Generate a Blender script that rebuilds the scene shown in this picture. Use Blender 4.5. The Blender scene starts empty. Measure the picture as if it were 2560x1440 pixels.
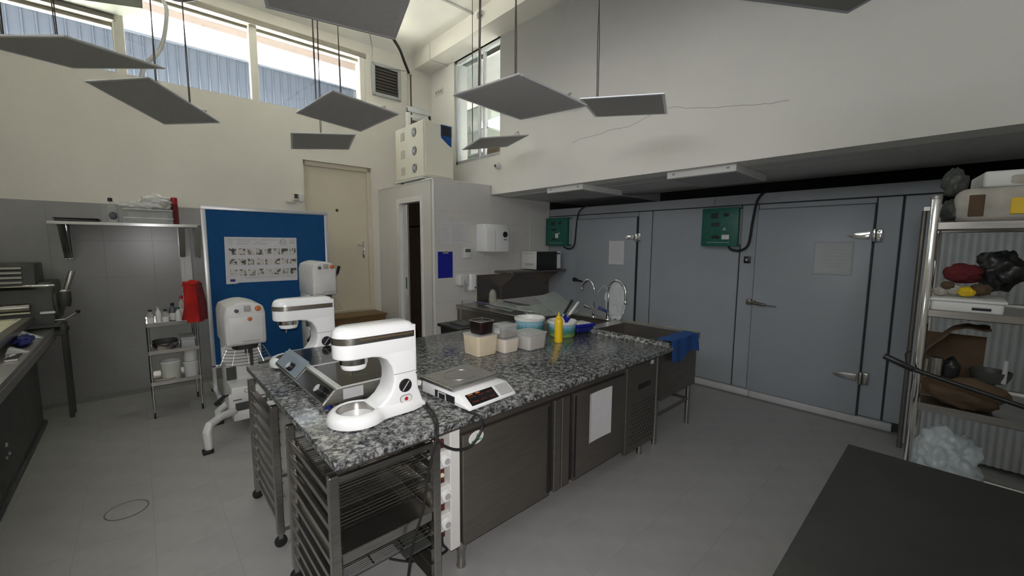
import bpy, bmesh, math, random
from mathutils import Vector, Matrix, Euler
from math import sin, cos, pi, radians as RAD
random.seed(7)
S = bpy.context.scene
COL = S.collection
# ------------------------------------------------------------------ camera, light, exposure
CAMZ = 1.70
YAW, PIT, ROL = RAD(47.54), RAD(-6.02), RAD(0.39)
cam_d = bpy.data.cameras.new('camera'); cam = bpy.data.objects.new('camera', cam_d); COL.objects.link(cam)
f_ = Vector((cos(YAW)*cos(PIT), sin(YAW)*cos(PIT), sin(PIT)))
s_ = Vector((sin(YAW), -cos(YAW), 0)); u_ = s_.cross(f_)
s2 = s_*cos(ROL)+u_*sin(ROL); u2 = -s_*sin(ROL)+u_*cos(ROL)
M = Matrix((s2, u2, -f_)).transposed().to_4x4(); M.translation = (0, 0, CAMZ)
cam.matrix_world = M
cam_d.sensor_width = 36; cam_d.lens = 1022.4/2560*36; cam_d.clip_start = .02
S.camera = cam
S.view_settings.view_transform = 'Standard'; S.view_settings.look = 'None'
S.view_settings.gamma = 1; S.view_settings.use_curve_mapping = False
S.view_settings.exposure = 0.0
S.cycles.sample_clamp_indirect = 0
w = bpy.data.worlds.new('sky'); S.world = w; w.use_nodes = True
bg = w.node_tree.nodes['Background']; bg.inputs[0].default_value = (.93, .97, 1, 1); bg.inputs[1].default_value = 4.0
sun = bpy.data.lights.new('sun', 'SUN'); sun.energy = 108; sun.angle = RAD(3); sun.color = (1, .95, .87)
suo = bpy.data.objects.new('sun', sun); COL.objects.link(suo); suo.location = (0, -4, 12)
suo.rotation_euler = Vector((.55, -.06, 1)).to_track_quat('Z', 'Y').to_euler()
# the phone's torch, right beside the lens
fl = bpy.data.lights.new('phone_torch', 'SPOT'); fl.energy = 145; fl.shadow_soft_size = .012; fl.color = (1, .96, .95)
fl.spot_size = RAD(114); fl.spot_blend = 1.0
flo = bpy.data.objects.new('phone_torch', fl); COL.objects.link(flo)
Mt = M.copy(); Mt.translation = Vector((0, 0, CAMZ))+s2*-.015+u2*.03; flo.matrix_world = Mt @ Matrix.Rotation(RAD(6), 4, 'Y') @ Matrix.Rotation(RAD(-6), 4, 'X')
def portal(name, x, y, z, sx, sy, rot):
    l = bpy.data.lights.new(name, 'AREA'); l.shape = 'RECTANGLE'; l.size = sx; l.size_y = sy; l.cycles.is_portal = True
    o = bpy.data.objects.new(name, l); COL.objects.link(o); o.location = (x, y, z); o.rotation_euler = rot
portal('window_daylight', .2, 6.62, 3.95, 5.0, .95, (RAD(-90), 0, 0))
portal('side_daylight', -2.68, .4, 3.75, 4.4, 1.2, (RAD(90), 0, RAD(-90)))
portal('mezzanine_daylight', 6.45, 7.9, 4.3, 1.4, .9, (RAD(90), 0, RAD(90)))
# ------------------------------------------------------------------ materials
MATS = {}
def nodes(name):
    m = bpy.data.materials.new(name); m.use_nodes = True
    nt = m.node_tree; p = nt.nodes['Principled BSDF']; return m, nt, p
def coords(nt, scale=None, obj=True):
    tc = nt.nodes.new('ShaderNodeTexCoord'); mp = nt.nodes.new('ShaderNodeMapping')
    nt.links.new(tc.outputs['Object' if obj else 'Generated'], mp.inputs[0])
    if scale: mp.inputs['Scale'].default_value = scale
    return mp.outputs[0]
def ramp(nt, fac, stops):
    r = nt.nodes.new('ShaderNodeValToRGB'); e = r.color_ramp.elements
    while len(e) > 1: e.remove(e[-1])
    e[0].position = stops[0][0]; e[0].color = (*stops[0][1], 1)
    for p, c in stops[1:]:
        k = e.new(p); k.color = (*c, 1)
    nt.links.new(fac, r.inputs[0]); return r.outputs[0]
def noise(nt, vec, scale, detail=3, rough=.5, dist=0):
    n = nt.nodes.new('ShaderNodeTexNoise'); n.inputs['Scale'].default_value = scale; n.inputs['Detail'].default_value = detail
    n.inputs['Roughness'].default_value = rough; n.inputs['Distortion'].default_value = dist
    nt.links.new(vec, n.inputs['Vector']); return n.outputs['Fac']
def pbr(name, c, rough=.5, metal=0, var=.06, vs=6, bump=0, bs=60, stretch=None, coat=0, spec=.5):
    m, nt, p = nodes(name)
    v = coords(nt, stretch)
    n = noise(nt, v, vs, 4)
    lo = tuple(max(0, x*(1-var)) for x in c); hi = tuple(min(1, x*(1+var)) for x in c)
    nt.links.new(ramp(nt, n, [(.3, lo), (.7, hi)]), p.inputs['Base Color'])
    p.inputs['Roughness'].default_value = rough; p.inputs['Metallic'].default_value = metal
    p.inputs['Coat Weight'].default_value = coat; p.inputs['Specular IOR Level'].default_value = spec
    if bump:
        b = nt.nodes.new('ShaderNodeBump'); b.inputs['Strength'].default_value = bump; b.inputs['Distance'].default_value = .002
        nt.links.new(noise(nt, v, bs, 3), b.inputs['Height']); nt.links.new(b.outputs[0], p.inputs['Normal'])
    MATS[name] = m; return m
def sheen(nt, base):
    # reflectance of a thin pane, the same seen from either side
    lw = nt.nodes.new('ShaderNodeLayerWeight'); lw.inputs[0].default_value = .5
    pw = nt.nodes.new('ShaderNodeMath'); pw.operation = 'POWER'; pw.inputs[1].default_value = 4
    nt.links.new(lw.outputs['Facing'], pw.inputs[0])
    ma = nt.nodes.new('ShaderNodeMath'); ma.operation = 'MULTIPLY_ADD'; ma.use_clamp = True; ma.inputs[1].default_value = .8; ma.inputs[2].default_value = base
    nt.links.new(pw.outputs[0], ma.inputs[0]); return ma.outputs[0]
def clear(name, tint, amount, rough=.1, gloss=(1, 1, 1)):
    # thin see-through sheet: part transparent, part a faintly milky principled body
    m, nt, p = nodes(name)
    n = noise(nt, coords(nt), 9, 3)
    nt.links.new(ramp(nt, n, [(.3, tuple(x*.9 for x in tint)), (.7, tint)]), p.inputs['Base Color']); p.inputs['Roughness'].default_value = rough
    t = nt.nodes.new('ShaderNodeBsdfTransparent'); t.inputs[0].default_value = (*[min(1, x*.25+.75) for x in tint], 1)
    mx = nt.nodes.new('ShaderNodeMixShader')
    nt.links.new(sheen(nt, amount+.03), mx.inputs[0])
    nt.links.new(t.outputs[0], mx.inputs[1]); nt.links.new(p.outputs[0], mx.inputs[2])
    nt.links.new(mx.outputs[0], nt.nodes['Material Output'].inputs[0]); return m
m_wall = pbr('painted_plaster', (.78, .755, .69), .85, var=.03, vs=1.3, bump=.15, bs=90)
m_wallr = pbr('painted_plaster_upper', (.86, .845, .80), .85, var=.03, vs=1.1, bump=.15, bs=90)
m_ceil = pbr('ceiling_paint', (.90, .885, .82), .9, var=.03, vs=2)
m_soffit = pbr('grey_soffit', (.62, .62, .60), .8, var=.05, vs=2)
m_tile = pbr('white_wall_tile', (.66, .645, .62), .22, var=.02, vs=3)
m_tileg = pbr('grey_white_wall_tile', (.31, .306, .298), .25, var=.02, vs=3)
m_grout = pbr('grout', (.42, .42, .41), .9)
m_floor = pbr('vinyl_floor', (.35, .346, .344), .42, var=.07, vs=5, bump=.05, bs=200)
m_joint = pbr('floor_joint', (.265, .263, .26), .8)
m_dark = pbr('void_shade', (.012, .012, .012), .9)  # near-black colour stands in for shade in gaps, holes and recesses
m_panel = pbr('cold_room_panel', (.33, .36, .39), .38, var=.03, vs=3)
m_seam = pbr('panel_seam', (.03, .035, .04), .7)
m_kick = pbr('pale_skirting', (.52, .53, .53), .6)
m_steel = pbr('brushed_steel', (.44, .425, .40), .30, 1, var=.12, vs=8, stretch=(1, 1, 14))
m_steelh = pbr('brushed_steel_top', (.50, .49, .48), .34, 1, var=.15, vs=10, stretch=(1, 12, 1))
m_steeld = pbr('dull_cabinet_steel', (.22, .20, .18), .42, .85, var=.08, vs=6, stretch=(1, 1, 10))
m_steelk = pbr('dark_table_steel', (.045, .045, .042), .6, .3, var=.12, vs=5)
m_chrome = pbr('chrome', (.75, .75, .76), .09, 1, var=.02)
m_alu = pbr('aluminium_frame', (.72, .73, .75), .38, .6, var=.04)
m_white = pbr('white_enamel', (.86, .87, .88), .22, var=.02, vs=4, coat=.3)
m_whited = pbr('white_enamel_worn', (.74, .74, .73), .38, var=.06, vs=9)
m_wplas = pbr('white_plastic', (.72, .72, .70), .4, var=.03)
m_paper = pbr('white_paper', (.66, .66, .68), .6, var=.04, vs=14)
m_black = pbr('black_plastic', (.015, .015, .016), .35, var=.2)
m_rub = pbr('black_rubber', (.012, .012, .012), .6, var=.2)
m_grey = pbr('grey_plastic', (.10, .11, .12), .45)
m_lgrey = pbr('light_grey_plastic', (.42, .42, .43), .5)
m_diff = pbr('unlit_panel_diffuser', (.42, .415, .405), .6, var=.04, vs=30)
m_blue = pbr('blue_felt', (.004, .078, .235), .95, var=.3, vs=140, bump=.4, bs=400)
m_navy = pbr('navy_plastic', (.008, .018, .16), .4, var=.1)
m_blued = pbr('blue_clipboard', (.006, .012, .30), .45, var=.05)
m_cloth = pbr('blue_cloth', (.014, .075, .28), .95, var=.2, vs=60, bump=.4, bs=250)
m_red = pbr('red_cloth', (.50, .016, .012), .9, var=.25, vs=8, bump=.3, bs=120)
m_redd = pbr('dark_red_strip', (.10, .012, .010), .5)
m_redp = pbr('red_plastic', (.42, .02, .03), .4)
m_orange = pbr('orange_knob', (.62, .17, .035), .4)
m_green = pbr('green_control_box', (.012, .12, .085), .45, var=.12, vs=20)
m_yellow = pbr('yellow_plastic', (.78, .52, .012), .35, var=.04)
m_cream = pbr('cream_filled_box', (.74, .64, .47), .5, var=.05, vs=12)
m_flour = pbr('pale_flour_box', (.74, .66, .57), .5, var=.04, vs=12)
m_choc = pbr('dark_chocolate', (.016, .008, .008), .3, var=.4, vs=40)
m_wood = pbr('brown_wood', (.20, .125, .055), .55, var=.25, vs=5, stretch=(1, 14, 14))
m_woodk = pbr('dark_closet_wood', (.095, .060, .035), .7, var=.2, vs=5, stretch=(10, 10, 1))
m_door = pbr('cream_door', (.72, .66, .53), .6, var=.02, vs=2)
m_frame = pbr('weathered_window_frame', (.34, .32, .27), .6, var=.06, vs=8)
m_belt = pbr('canvas_belt', (.62, .61, .46), .85, var=.08, vs=30)
m_mach = pbr('machine_grey', (.075, .08, .072), .5, .3, var=.15)
m_brown = pbr('brown_cardboard', (.105, .066, .036), .9, var=.3, vs=7)
m_maroon = pbr('maroon_cloth', (.13, .015, .018), .95, var=.2, vs=30)
m_sand = pbr('pale_dough_sack', (.44, .41, .36), .9, var=.2, vs=12)
m_cab = pbr('ivory_cabinet', (.74, .72, .62), .45, var=.02)
m_glassdark = pbr('black_ceramic_glass', (.012, .013, .013), .12, var=.2)
m_mount = pbr('pale_green_duct', (.66, .70, .62), .6, var=.05)
m_ductp = pbr('green_white_duct_paint', (.20, .215, .185), .6, var=.05)
m_fac = pbr('corrugated_facade', (.028, .035, .052), .55, var=.04)
m_brick = pbr('pinkish_lintel', (.045, .027, .023), .8, var=.1)
m_conc = pbr('concrete', (.5, .5, .48), .9, var=.1)
m_cable = pbr('twisted_cable', (.10, .075, .065), .6)
m_gwire = pbr('galvanised_frame', (.46, .49, .49), .45, .5, var=.06)
m_slat = pbr('dusty_vent_slat', (.15, .125, .11), .7)
m_sticker = pbr('green_print', (.05, .30, .16), .6)
def mk_glass():
    m, nt, p = nodes('window_glass'); nt.nodes.remove(p)
    t = nt.nodes.new('ShaderNodeBsdfTransparent'); t.inputs[0].default_value = (.93, .96, .96, 1)
    g = nt.nodes.new('ShaderNodeBsdfGlossy'); g.inputs['Roughness'].default_value = .01
    mx = nt.nodes.new('ShaderNodeMixShader'); nt.links.new(sheen(nt, .03), mx.inputs[0]); nt.links.new(t.outputs[0], mx.inputs[1]); nt.links.new(g.outputs[0], mx.inputs[2])
    nt.links.new(mx.outputs[0], nt.nodes['Material Output'].inputs[0]); return m
m_glass = mk_glass()
m_glassd = clear('dusty_glass', (.55, .64, .66), .22, .1)
m_clearp = clear('clear_plastic', (.78, .80, .80), .22, .15)
m_sheet = clear('cloudy_plastic_sheet', (.70, .76, .73), .20, .16)
m_strip = pbr('glossy_pale_strip', (.42, .44, .45), .16, .0, var=.05, vs=10, spec=.9)
m_bag = clear('white_plastic_bag', (.80, .83, .84), .40, .25)
m_bagr = clear('plastic_bag_dim', (.62, .68, .70), .55, .25)
def mk_granite():
    m, nt, p = nodes('speckled_granite')
    v = coords(nt, (1, 1, 1))
    a = noise(nt, v, 36, 5, .62, .6); b = noise(nt, v, 95, 4, .6, .3)
    mx = nt.nodes.new('ShaderNodeMath'); mx.operation = 'MULTIPLY_ADD'; nt.links.new(b, mx.inputs[0]); mx.inputs[1].default_value = .55
    nt.links.new(a, mx.inputs[2])
    c = ramp(nt, mx.outputs[0], [(.58, (.012, .013, .014)), (.69, (.040, .042, .044)), (.77, (.12, .123, .125)), (.86, (.24, .243, .24)), (1.0, (.42, .41, .39))])
    nt.links.new(c, p.inputs['Base Color']); p.inputs['Roughness'].default_value = .17
    return m
m_granite = mk_granite()
def mk_thumb():
    m, nt, p = nodes('printed_pictures'); v = coords(nt)
    a = noise(nt, v, 26, 2, .5, .8); b = noise(nt, v, 9, 2)
    mx = nt.nodes.new('ShaderNodeMath'); mx.operation = 'ADD'; nt.links.new(a, mx.inputs[0]); nt.links.new(b, mx.inputs[1])
    nt.links.new(ramp(nt, mx.outputs[0], [(.78, (.03, .03, .035)), (.92, (.16, .16, .15)), (1.0, (.45, .43, .38)), (1.15, (.62, .60, .55))]), p.inputs['Base Color']); p.inputs['Roughness'].default_value = .5
    return m
m_thumb = mk_thumb()
def mk_tub():
    m, nt, p = nodes('printed_tub_label'); tc = nt.nodes.new('ShaderNodeTexCoord'); sp = nt.nodes.new('ShaderNodeSeparateXYZ')
    nt.links.new(tc.outputs['Object'], sp.inputs[0])
    n = noise(nt, tc.outputs['Object'], 38, 4, .6, 1)
    ad = nt.nodes.new('ShaderNodeMath'); ad.operation = 'MULTIPLY_ADD'; nt.links.new(n, ad.inputs[0]); ad.inputs[1].default_value = .08
    nt.links.new(sp.outputs['Z'], ad.inputs[2])
    nt.links.new(ramp(nt, ad.outputs[0], [(.02, (.10, .26, .22)), (.05, (.30, .42, .10)), (.085, (.06, .24, .16)), (.115, (.10, .33, .42)), (.14, (.30, .52, .62))]), p.inputs['Base Color']); p.inputs['Roughness'].default_value = .4
    return m
m_tub = mk_tub()
# ------------------------------------------------------------------ mesh builder
class B:
    soft = False
    def __init__(s): s.bm = bmesh.new()
    def _add(s, t, mat=None):
        if mat is not None: bmesh.ops.transform(t, matrix=mat, verts=t.verts)
        me = bpy.data.meshes.new('t'); t.to_mesh(me); t.free(); s.bm.from_mesh(me); bpy.data.meshes.remove(me); return s
    def box(s, x0, x1, y0, y1, z0, z1, bev=0, seg=2, mat=None):
        t = bmesh.new(); bmesh.ops.create_cube(t, size=1)
        for v in t.verts: v.co = Vector((x0+(v.co.x+.5)*(x1-x0), y0+(v.co.y+.5)*(y1-y0), z0+(v.co.z+.5)*(z1-z0)))
        if bev: bmesh.ops.bevel(t, geom=list(t.edges), offset=min(bev, .49*min(abs(x1-x0), abs(y1-y0), abs(z1-z0))), segments=seg, affect='EDGES', profile=.5)
        return s._add(t, mat)
    def cyl(s, p0, p1, r, r2=None, seg=16, bev=0):
        p0 = Vector(p0); p1 = Vector(p1); d = p1-p0; t = bmesh.new()
        bmesh.ops.create_cone(t, cap_ends=True, segments=seg, radius1=r, radius2=r if r2 is None else r2, depth=d.length)
        if bev: bmesh.ops.bevel(t, geom=[e for e in t.edges if len(e.link_faces) == 2 and any(len(f.verts) > 4 for f in e.link_faces)], offset=bev, segments=2, affect='EDGES', profile=.5)
        return s._add(t, Matrix.Translation((p0+p1)/2) @ d.to_track_quat('Z', 'Y').to_matrix().to_4x4())
    def tube(s, pts, r, seg=8, close=False):
        P = [Vector(p) for p in pts]; n = len(P); t = bmesh.new(); rings = []
        prev = None
        for i in range(n):
            a = P[(i+1) % n] if (close or i < n-1) else P[i]; b = P[i-1] if (close or i > 0) else P[i]
            d = (a-b).normalized()
            if prev is None: nx = d.orthogonal().normalized()
            else:
                nx = (prev - d*prev.dot(d))
                nx = nx.normalized() if nx.length > 1e-6 else d.orthogonal().normalized()
            prev = nx; ny = d.cross(nx)
            rr = r[i] if isinstance(r, (list, tuple)) else r
            rings.append([t.verts.new(P[i]+(nx*cos(k*2*pi/seg)+ny*sin(k*2*pi/seg))*rr) for k in range(seg)])
        for i in range(n if close else n-1):
            A, Bq = rings[i], rings[(i+1) % n]
            for k in range(seg): t.faces.new((A[k], A[(k+1) % seg], Bq[(k+1) % seg], Bq[k]))
        if not close: t.faces.new(rings[0][::-1]); t.faces.new(rings[-1])
        bmesh.ops.recalc_face_normals(t, faces=t.faces); return s._add(t)
    def lathe(s, prof, c, seg=28, mat=None, sx=1, sy=1):
        t = bmesh.new(); rings = []
        for r, z in prof:
            if r < 1e-5: rings.append([t.verts.new((0, 0, z))])
            else: rings.append([t.verts.new((r*sx*cos(k*2*pi/seg), r*sy*sin(k*2*pi/seg), z)) for k in range(seg)])
        for A, Bq in zip(rings, rings[1:]):
            for k in range(seg):
                k2 = (k+1) % seg
                if len(A) == 1 and len(Bq) == 1: continue
                if len(A) == 1: t.faces.new((A[0], Bq[k2], Bq[k]))
                elif len(Bq) == 1: t.faces.new((A[k], A[k2], Bq[0]))
                else: t.faces.new((A[k], A[k2], Bq[k2], Bq[k]))
        bmesh.ops.recalc_face_normals(t, faces=t.faces)
        return s._add(t, (mat if mat is not None else Matrix.Identity(4)) if mat is not None else Matrix.Translation(c))
    def prism(s, poly, ax, a0, a1, bev=0, seg=2, mat=None):
        # poly in the two other axes (in xyz order) extruded along axis ax
        t = bmesh.new()
        def mkv(p, a):
            q = list(p); q.insert('xyz'.index(ax), a); return t.verts.new(q)
        A = [mkv(p, a0) for p in poly]; Bq = [mkv(p, a1) for p in poly]; n = len(poly)
        t.faces.new(A); t.faces.new(Bq[::-1])
        for i in range(n): t.faces.new((A[i], Bq[i], Bq[(i+1) % n], A[(i+1) % n]))
        bmesh.ops.recalc_face_normals(t, faces=t.faces)
        if bev: bmesh.ops.bevel(t, geom=[e for e in t.edges if any(len(f.verts) == n for f in e.link_faces)] if n > 4 else list(t.edges), offset=bev, segments=seg, affect='EDGES', profile=.5)
        return s._add(t, mat)
    def blob(s, c, r, sub=3, amp=.15, fr=2.0, seed=0, flat=None):
        from mathutils import noise as N
        s.soft = True
        t = bmesh.new(); bmesh.ops.create_icosphere(t, subdivisions=max(sub, 4), radius=1)
        for v in t.verts:
            d = v.co.normalized(); k = 1+amp*N.noise(d*fr+Vector((seed*3.1, seed, 0)))+amp*.5*N.noise(d*fr*2.7+Vector((seed, 0, 2)))
            v.co = Vector((c[0]+d.x*r[0]*k, c[1]+d.y*r[1]*k, c[2]+d.z*r[2]*k))
            if flat is not None: v.co.z = max(v.co.z, flat)
        return s._add(t)
    def surf(s, fn, nu, nv, th=0):
        t = bmesh.new(); g = [[t.verts.new(fn(i/nu, j/nv)) for j in range(nv+1)] for i in range(nu+1)]
        for i in range(nu):
            for j in range(nv): t.faces.new((g[i][j], g[i+1][j], g[i+1][j+1], g[i][j+1]))
        bmesh.ops.recalc_face_normals(t, faces=t.faces)
        if th: bmesh.ops.solidify(t, geom=list(t.faces), thickness=th)
        return s._add(t)
    def loft(s, loops, cap0=True, cap1=True):
        t = bmesh.new(); L = [[t.verts.new(p) for p in lp] for lp in loops]; n = len(L[0])
        for A, Bq in zip(L, L[1:]):
            for k in range(n): t.faces.new((A[k], A[(k+1) % n], Bq[(k+1) % n], Bq[k]))
        if cap0: t.faces.new(L[0][::-1])
        if cap1: t.faces.new(L[-1])
        bmesh.ops.recalc_face_normals(t, faces=t.faces); return s._add(t)
ROOTS = {}
def mesh_of(name, b, m, sharp=35):
    me = bpy.data.meshes.new(name); b.bm.to_mesh(me); b.bm.free()
    for p in me.polygons: p.use_smooth = True
    me.set_sharp_from_angle(angle=RAD(70 if b.soft else sharp)); me.materials.append(m); return me
def link(name, me, parent=None):
    o = bpy.data.objects.new(name, me); COL.objects.link(o)
    if parent is not None: o.parent = parent
    return o
def root_of(o):
    while o.parent is not None: o = o.parent
    return o
def thing(name, label, cat, loc=(0, 0, 0), rotz=0, group=None, local=False):
    """Empty at the thing's base; local=False: the parts are modelled in room coordinates."""
    o = bpy.data.objects.new(name, None); o.empty_display_size = .1; COL.objects.link(o); o.location = loc; o.rotation_euler = (0, 0, rotz)
    o['label'] = label; o['category'] = cat
    if group: o['group'] = group
    if not local: ROOTS[o] = Vector(loc)
    return o
def part(name, b, m, parent, stuff=False, label=None, sharp=35):
    r = root_of(parent)
    if r in ROOTS: bmesh.ops.translate(b.bm, verts=b.bm.verts, vec=-ROOTS[r])
    o = link(name, mesh_of(name, b, m, sharp), parent)
    if stuff: o['kind'] = 'stuff'
    if label: o['label'] = label
    return o
def solo(name, b, m, label, cat, loc, group=None, sharp=35):
    bmesh.ops.translate(b.bm, verts=b.bm.verts, vec=-Vector(loc))
    o = link(name, mesh_of(name, b, m, sharp)); o.location = loc; o['label'] = label; o['category'] = cat
    ROOTS[o] = Vector(loc)
    if group: o['group'] = group
    return o
def struct(name, b, m, parent=None, loc=None, rotz=0):
    o = link(name, mesh_of(name, b, m), parent)
    if parent is None: o['kind'] = 'structure'
    if loc is not None: o.location = loc; o.rotation_euler = (0, 0, rotz)
    return o
def dup(root, loc=None, rotz=None, label=None):
    r = root.copy(); COL.objects.link(r)
    if loc is not None: r.location = loc
    if rotz is not None: r.rotation_euler = (0, 0, rotz)
    if label: r['label'] = label
    for ch in list(root.children):
        c = ch.copy(); COL.objects.link(c); c.parent = r
        for g in list(ch.children):
            d = g.copy(); COL.objects.link(d); d.parent = c
    return r
def text(name, s, size, m, parent, mat, depth=.0006):
    cu = bpy.data.curves.new(name, 'FONT'); cu.body = s; cu.size = size; cu.extrude = depth; cu.align_x = 'CENTER'; cu.align_y = 'CENTER'
    o = bpy.data.objects.new(name, cu); me = bpy.data.meshes.new_from_object(o); bpy.data.objects.remove(o); bpy.data.curves.remove(cu)
    me.transform(mat); me.materials.append(m)
    r = root_of(parent)
    if r in ROOTS: me.transform(Matrix.Translation(-ROOTS[r]))
    return link(name, me, parent)
def holes(b, ax, a0, a1, lo, hi, hs):
    """wall slab, thickness a0..a1 along ax ('x' or 'y'), spanning lo=(u,z)..hi with rectangular holes"""
    us = sorted({lo[0], hi[0], *[h[0] for h in hs], *[h[2] for h in hs]}); zs = sorted({lo[1], hi[1], *[h[1] for h in hs], *[h[3] for h in hs]})
    for u0, u1 in zip(us, us[1:]):
        for z0, z1 in zip(zs, zs[1:]):
            cu, cz = (u0+u1)/2, (z0+z1)/2
            if any(h[0] < cu < h[2] and h[1] < cz < h[3] for h in hs): continue
            if ax == 'y': b.box(u0, u1, a0, a1, z0, z1)
            else: b.box(a0, a1, u0, u1, z0, z1)
    bmesh.ops.remove_doubles(b.bm, verts=b.bm.verts, dist=1e-5)
    return b
def kill_inner(b):
    b.bm.verts.index_update(); seen = {}; kill = set()
    for f in b.bm.faces:
        k = tuple(sorted(v.index for v in f.verts))
        if k in seen: kill.add(f); kill.add(seen[k])
        seen[k] = f
    bmesh.ops.delete(b.bm, geom=list(kill), context='FACES_ONLY'); return b
# window wall frame: turned by -1.16 degrees about (-.57, 6.32)
WY = RAD(-1.16); WO = (-.57, 6.32, 0)
def U(x): return x+.57
def wallthing(name, label, cat, group=None): return thing(name, label, cat, WO, WY, group, local=True)
# ------------------------------------------------------------------ floor
b = B(); b.box(-2.6, 6.3, -2.2, 6.34, -.06, -.0012)
floor = struct('floor', b, m_joint)
T = .333; G = .0016
proto = B(); proto.box(G/2, T-G/2, G/2, T-G/2, -.0012, 0, .0005, 1); tm = mesh_of('tile', proto, m_floor)
cells = []
for i in range(-8, 19):
    for j in range(-7, 19):
        x, y = -.030+i*T, .155+j*T
        cx, cy = x+T/2, y+T/2
        if x < -2.6 or x+T > 5.08 or y+T > 6.33 or y < -2.2: continue
        d = Vector((cx, cy, -CAMZ)); z = d.dot(f_); px = d.dot(s2)/max(z, .05); py = -d.dot(u2)/max(z, .05)
        vis = z > .3 and abs(px) < 1.33 and -.2 < py < .78
        cells.append((0 if vis else 1, Vector((cx, cy, 0)).length, x, y))
cells.sort(); rest = B()
for k, (v, d, x, y) in enumerate(cells):
    if v == 0 and k < 300:
        o = link('tile', tm, floor); o.location = (x, y, 0)
    else: rest.box(x+G/2, x+T-G/2, y+G/2, y+T-G/2, -.0012, 0)
o = part('distant_tiles', rest, m_floor, floor, stuff=True)
# ------------------------------------------------------------------ window wall (back)
H0, H1 = 3.527, 4.47
b = B(); holes(b, 'y', 0, .30, (-2.1, -.05), (U(3.95), 4.80), [(-1.95, H0, U(-.01), 4.07), (U(-.01), H0, U(2.68), H1), (U(1.785), .68, U(2.763), 2.862)]); kill_inner(b)
wall_back = struct('wall_back', b, m_wall, None, WO, WY)
# tiled dado, tile by tile
def tiles(parent, b0, b1, z1, tw, th, place, skip=lambda a, z: False, mt=None):
    cache = {}
    nz = int(math.ceil(z1/th)); na = int(math.ceil((b1-b0)/tw))
    for k in range(nz):
        zt = z1-k*th; zb = max(0, zt-th)
        for i in range(na):
            a0 = b0+i*tw; a1 = min(b1, a0+tw)
            if skip((a0+a1)/2, (zt+zb)/2) or zt-zb < .02 or a1-a0 < .02: continue
            key = (round(a1-a0, 4), round(zt-zb, 4))
            if key not in cache:
                q = B(); q.box(.0008, key[0]-.0008, -.007, 0, .0008, key[1]-.0008, .0007, 1); cache[key] = mesh_of('tile', q, mt or m_tile)
            o = link('tile', cache[key], parent); place(o, a0, zb)
def pl_back(o, a, z): o.location = (a, -.001, z)
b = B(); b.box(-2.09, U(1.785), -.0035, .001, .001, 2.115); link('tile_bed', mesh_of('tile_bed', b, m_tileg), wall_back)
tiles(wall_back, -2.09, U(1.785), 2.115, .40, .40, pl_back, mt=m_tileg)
# windows: frames and panes of the clerestory
def window(n, x0, x1, H1=H1):
    b = B(); fw = .035
    u0, u1 = U(x0), U(x1)
    for q in ((u0, u0+fw, H0, H1), (u1-fw, u1, H0, H1)): b.box(q[0], q[1], .10, .19, q[2], q[3], .004, 1)
    b.box(u0+fw, u1-fw, .10, .19, H0, H0+.022, .004, 1); b.box(u0+fw, u1-fw, .10, .19, H1-.05, H1, .004, 1)
    o = struct('window_%d' % n, b, m_frame, None, WO, WY)
    g = B(); g.box(u0+fw-.005, u1-fw+.005, .14, .146, H0+.018, H1-.045); link('pane', mesh_of('pane', g, m_glass), o)
window(1, -2.5, -.01, 4.07); window(2, -.01, 1.27); window(3, 1.27, 2.68)
for nm, x in (('trim_1', .01), ('trim_2', 1.27)):
    b = B(); b.box(U(x)-.045, U(x)+.045, .03, .12, H0, H1, .006, 1); struct(nm, b, m_wall, None, WO, WY)
b = B(); b.box(U(.0), U(2.72), -.02, .10, H1-.02, H1+.05, .006, 1); b.box(-1.95, U(-.01), -.02, .10, 4.055, 4.12, .006, 1); struct('trim_3', b, m_frame, None, WO, WY)
b = B(); b.box(U(2.62), U(2.70), -.012, .05, H0, H1+.03, .005, 1); struct('trim_4', b, m_wall, None, WO, WY)
# ------------------------------------------------------------------ outside: lintel, neighbour's facade, ground
b = B(); b.box(-2.5, 3.4, 6.64, 6.90, 4.50, 4.66); struct('trim_5', b, m_brick)
b = B(); b.box(-8, 12, 6.75, 9.4, -.1, -.02); struct('trim_6', b, m_conc)
b = B(); b.box(-6, 8, 6.70, 9.0, 3.20, 3.30); struct('bounce_roof', b, m_ceil)  # unseen white roof, added to bounce sunlight up to the ceiling
fac = thing('corrugated_facade', 'blue-grey corrugated metal facade of the neighbouring building seen through the clerestory windows', 'building', (0, 9.05, -.02))
b = B(); b.box(-7, 4.04, 9.05, 9.25, -.02, 4.955); part('sheet', b, m_fac, fac)
b = B(); b.box(-7, 4.05, 9.0, 9.3, 4.955, 4.985, .004, 1); part('coping', b, m_fac, fac)
q = B(); q.prism([(-.016, 0), (-.007, -.022), (.007, -.022), (.016, 0)], 'z', 0, 4.97); rm = mesh_of('rib', q, m_fac)
x = -5.03
while x < 4.0:
    o = link('rib', rm, fac); o.location = (x, .0, 0); x += .14
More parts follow.
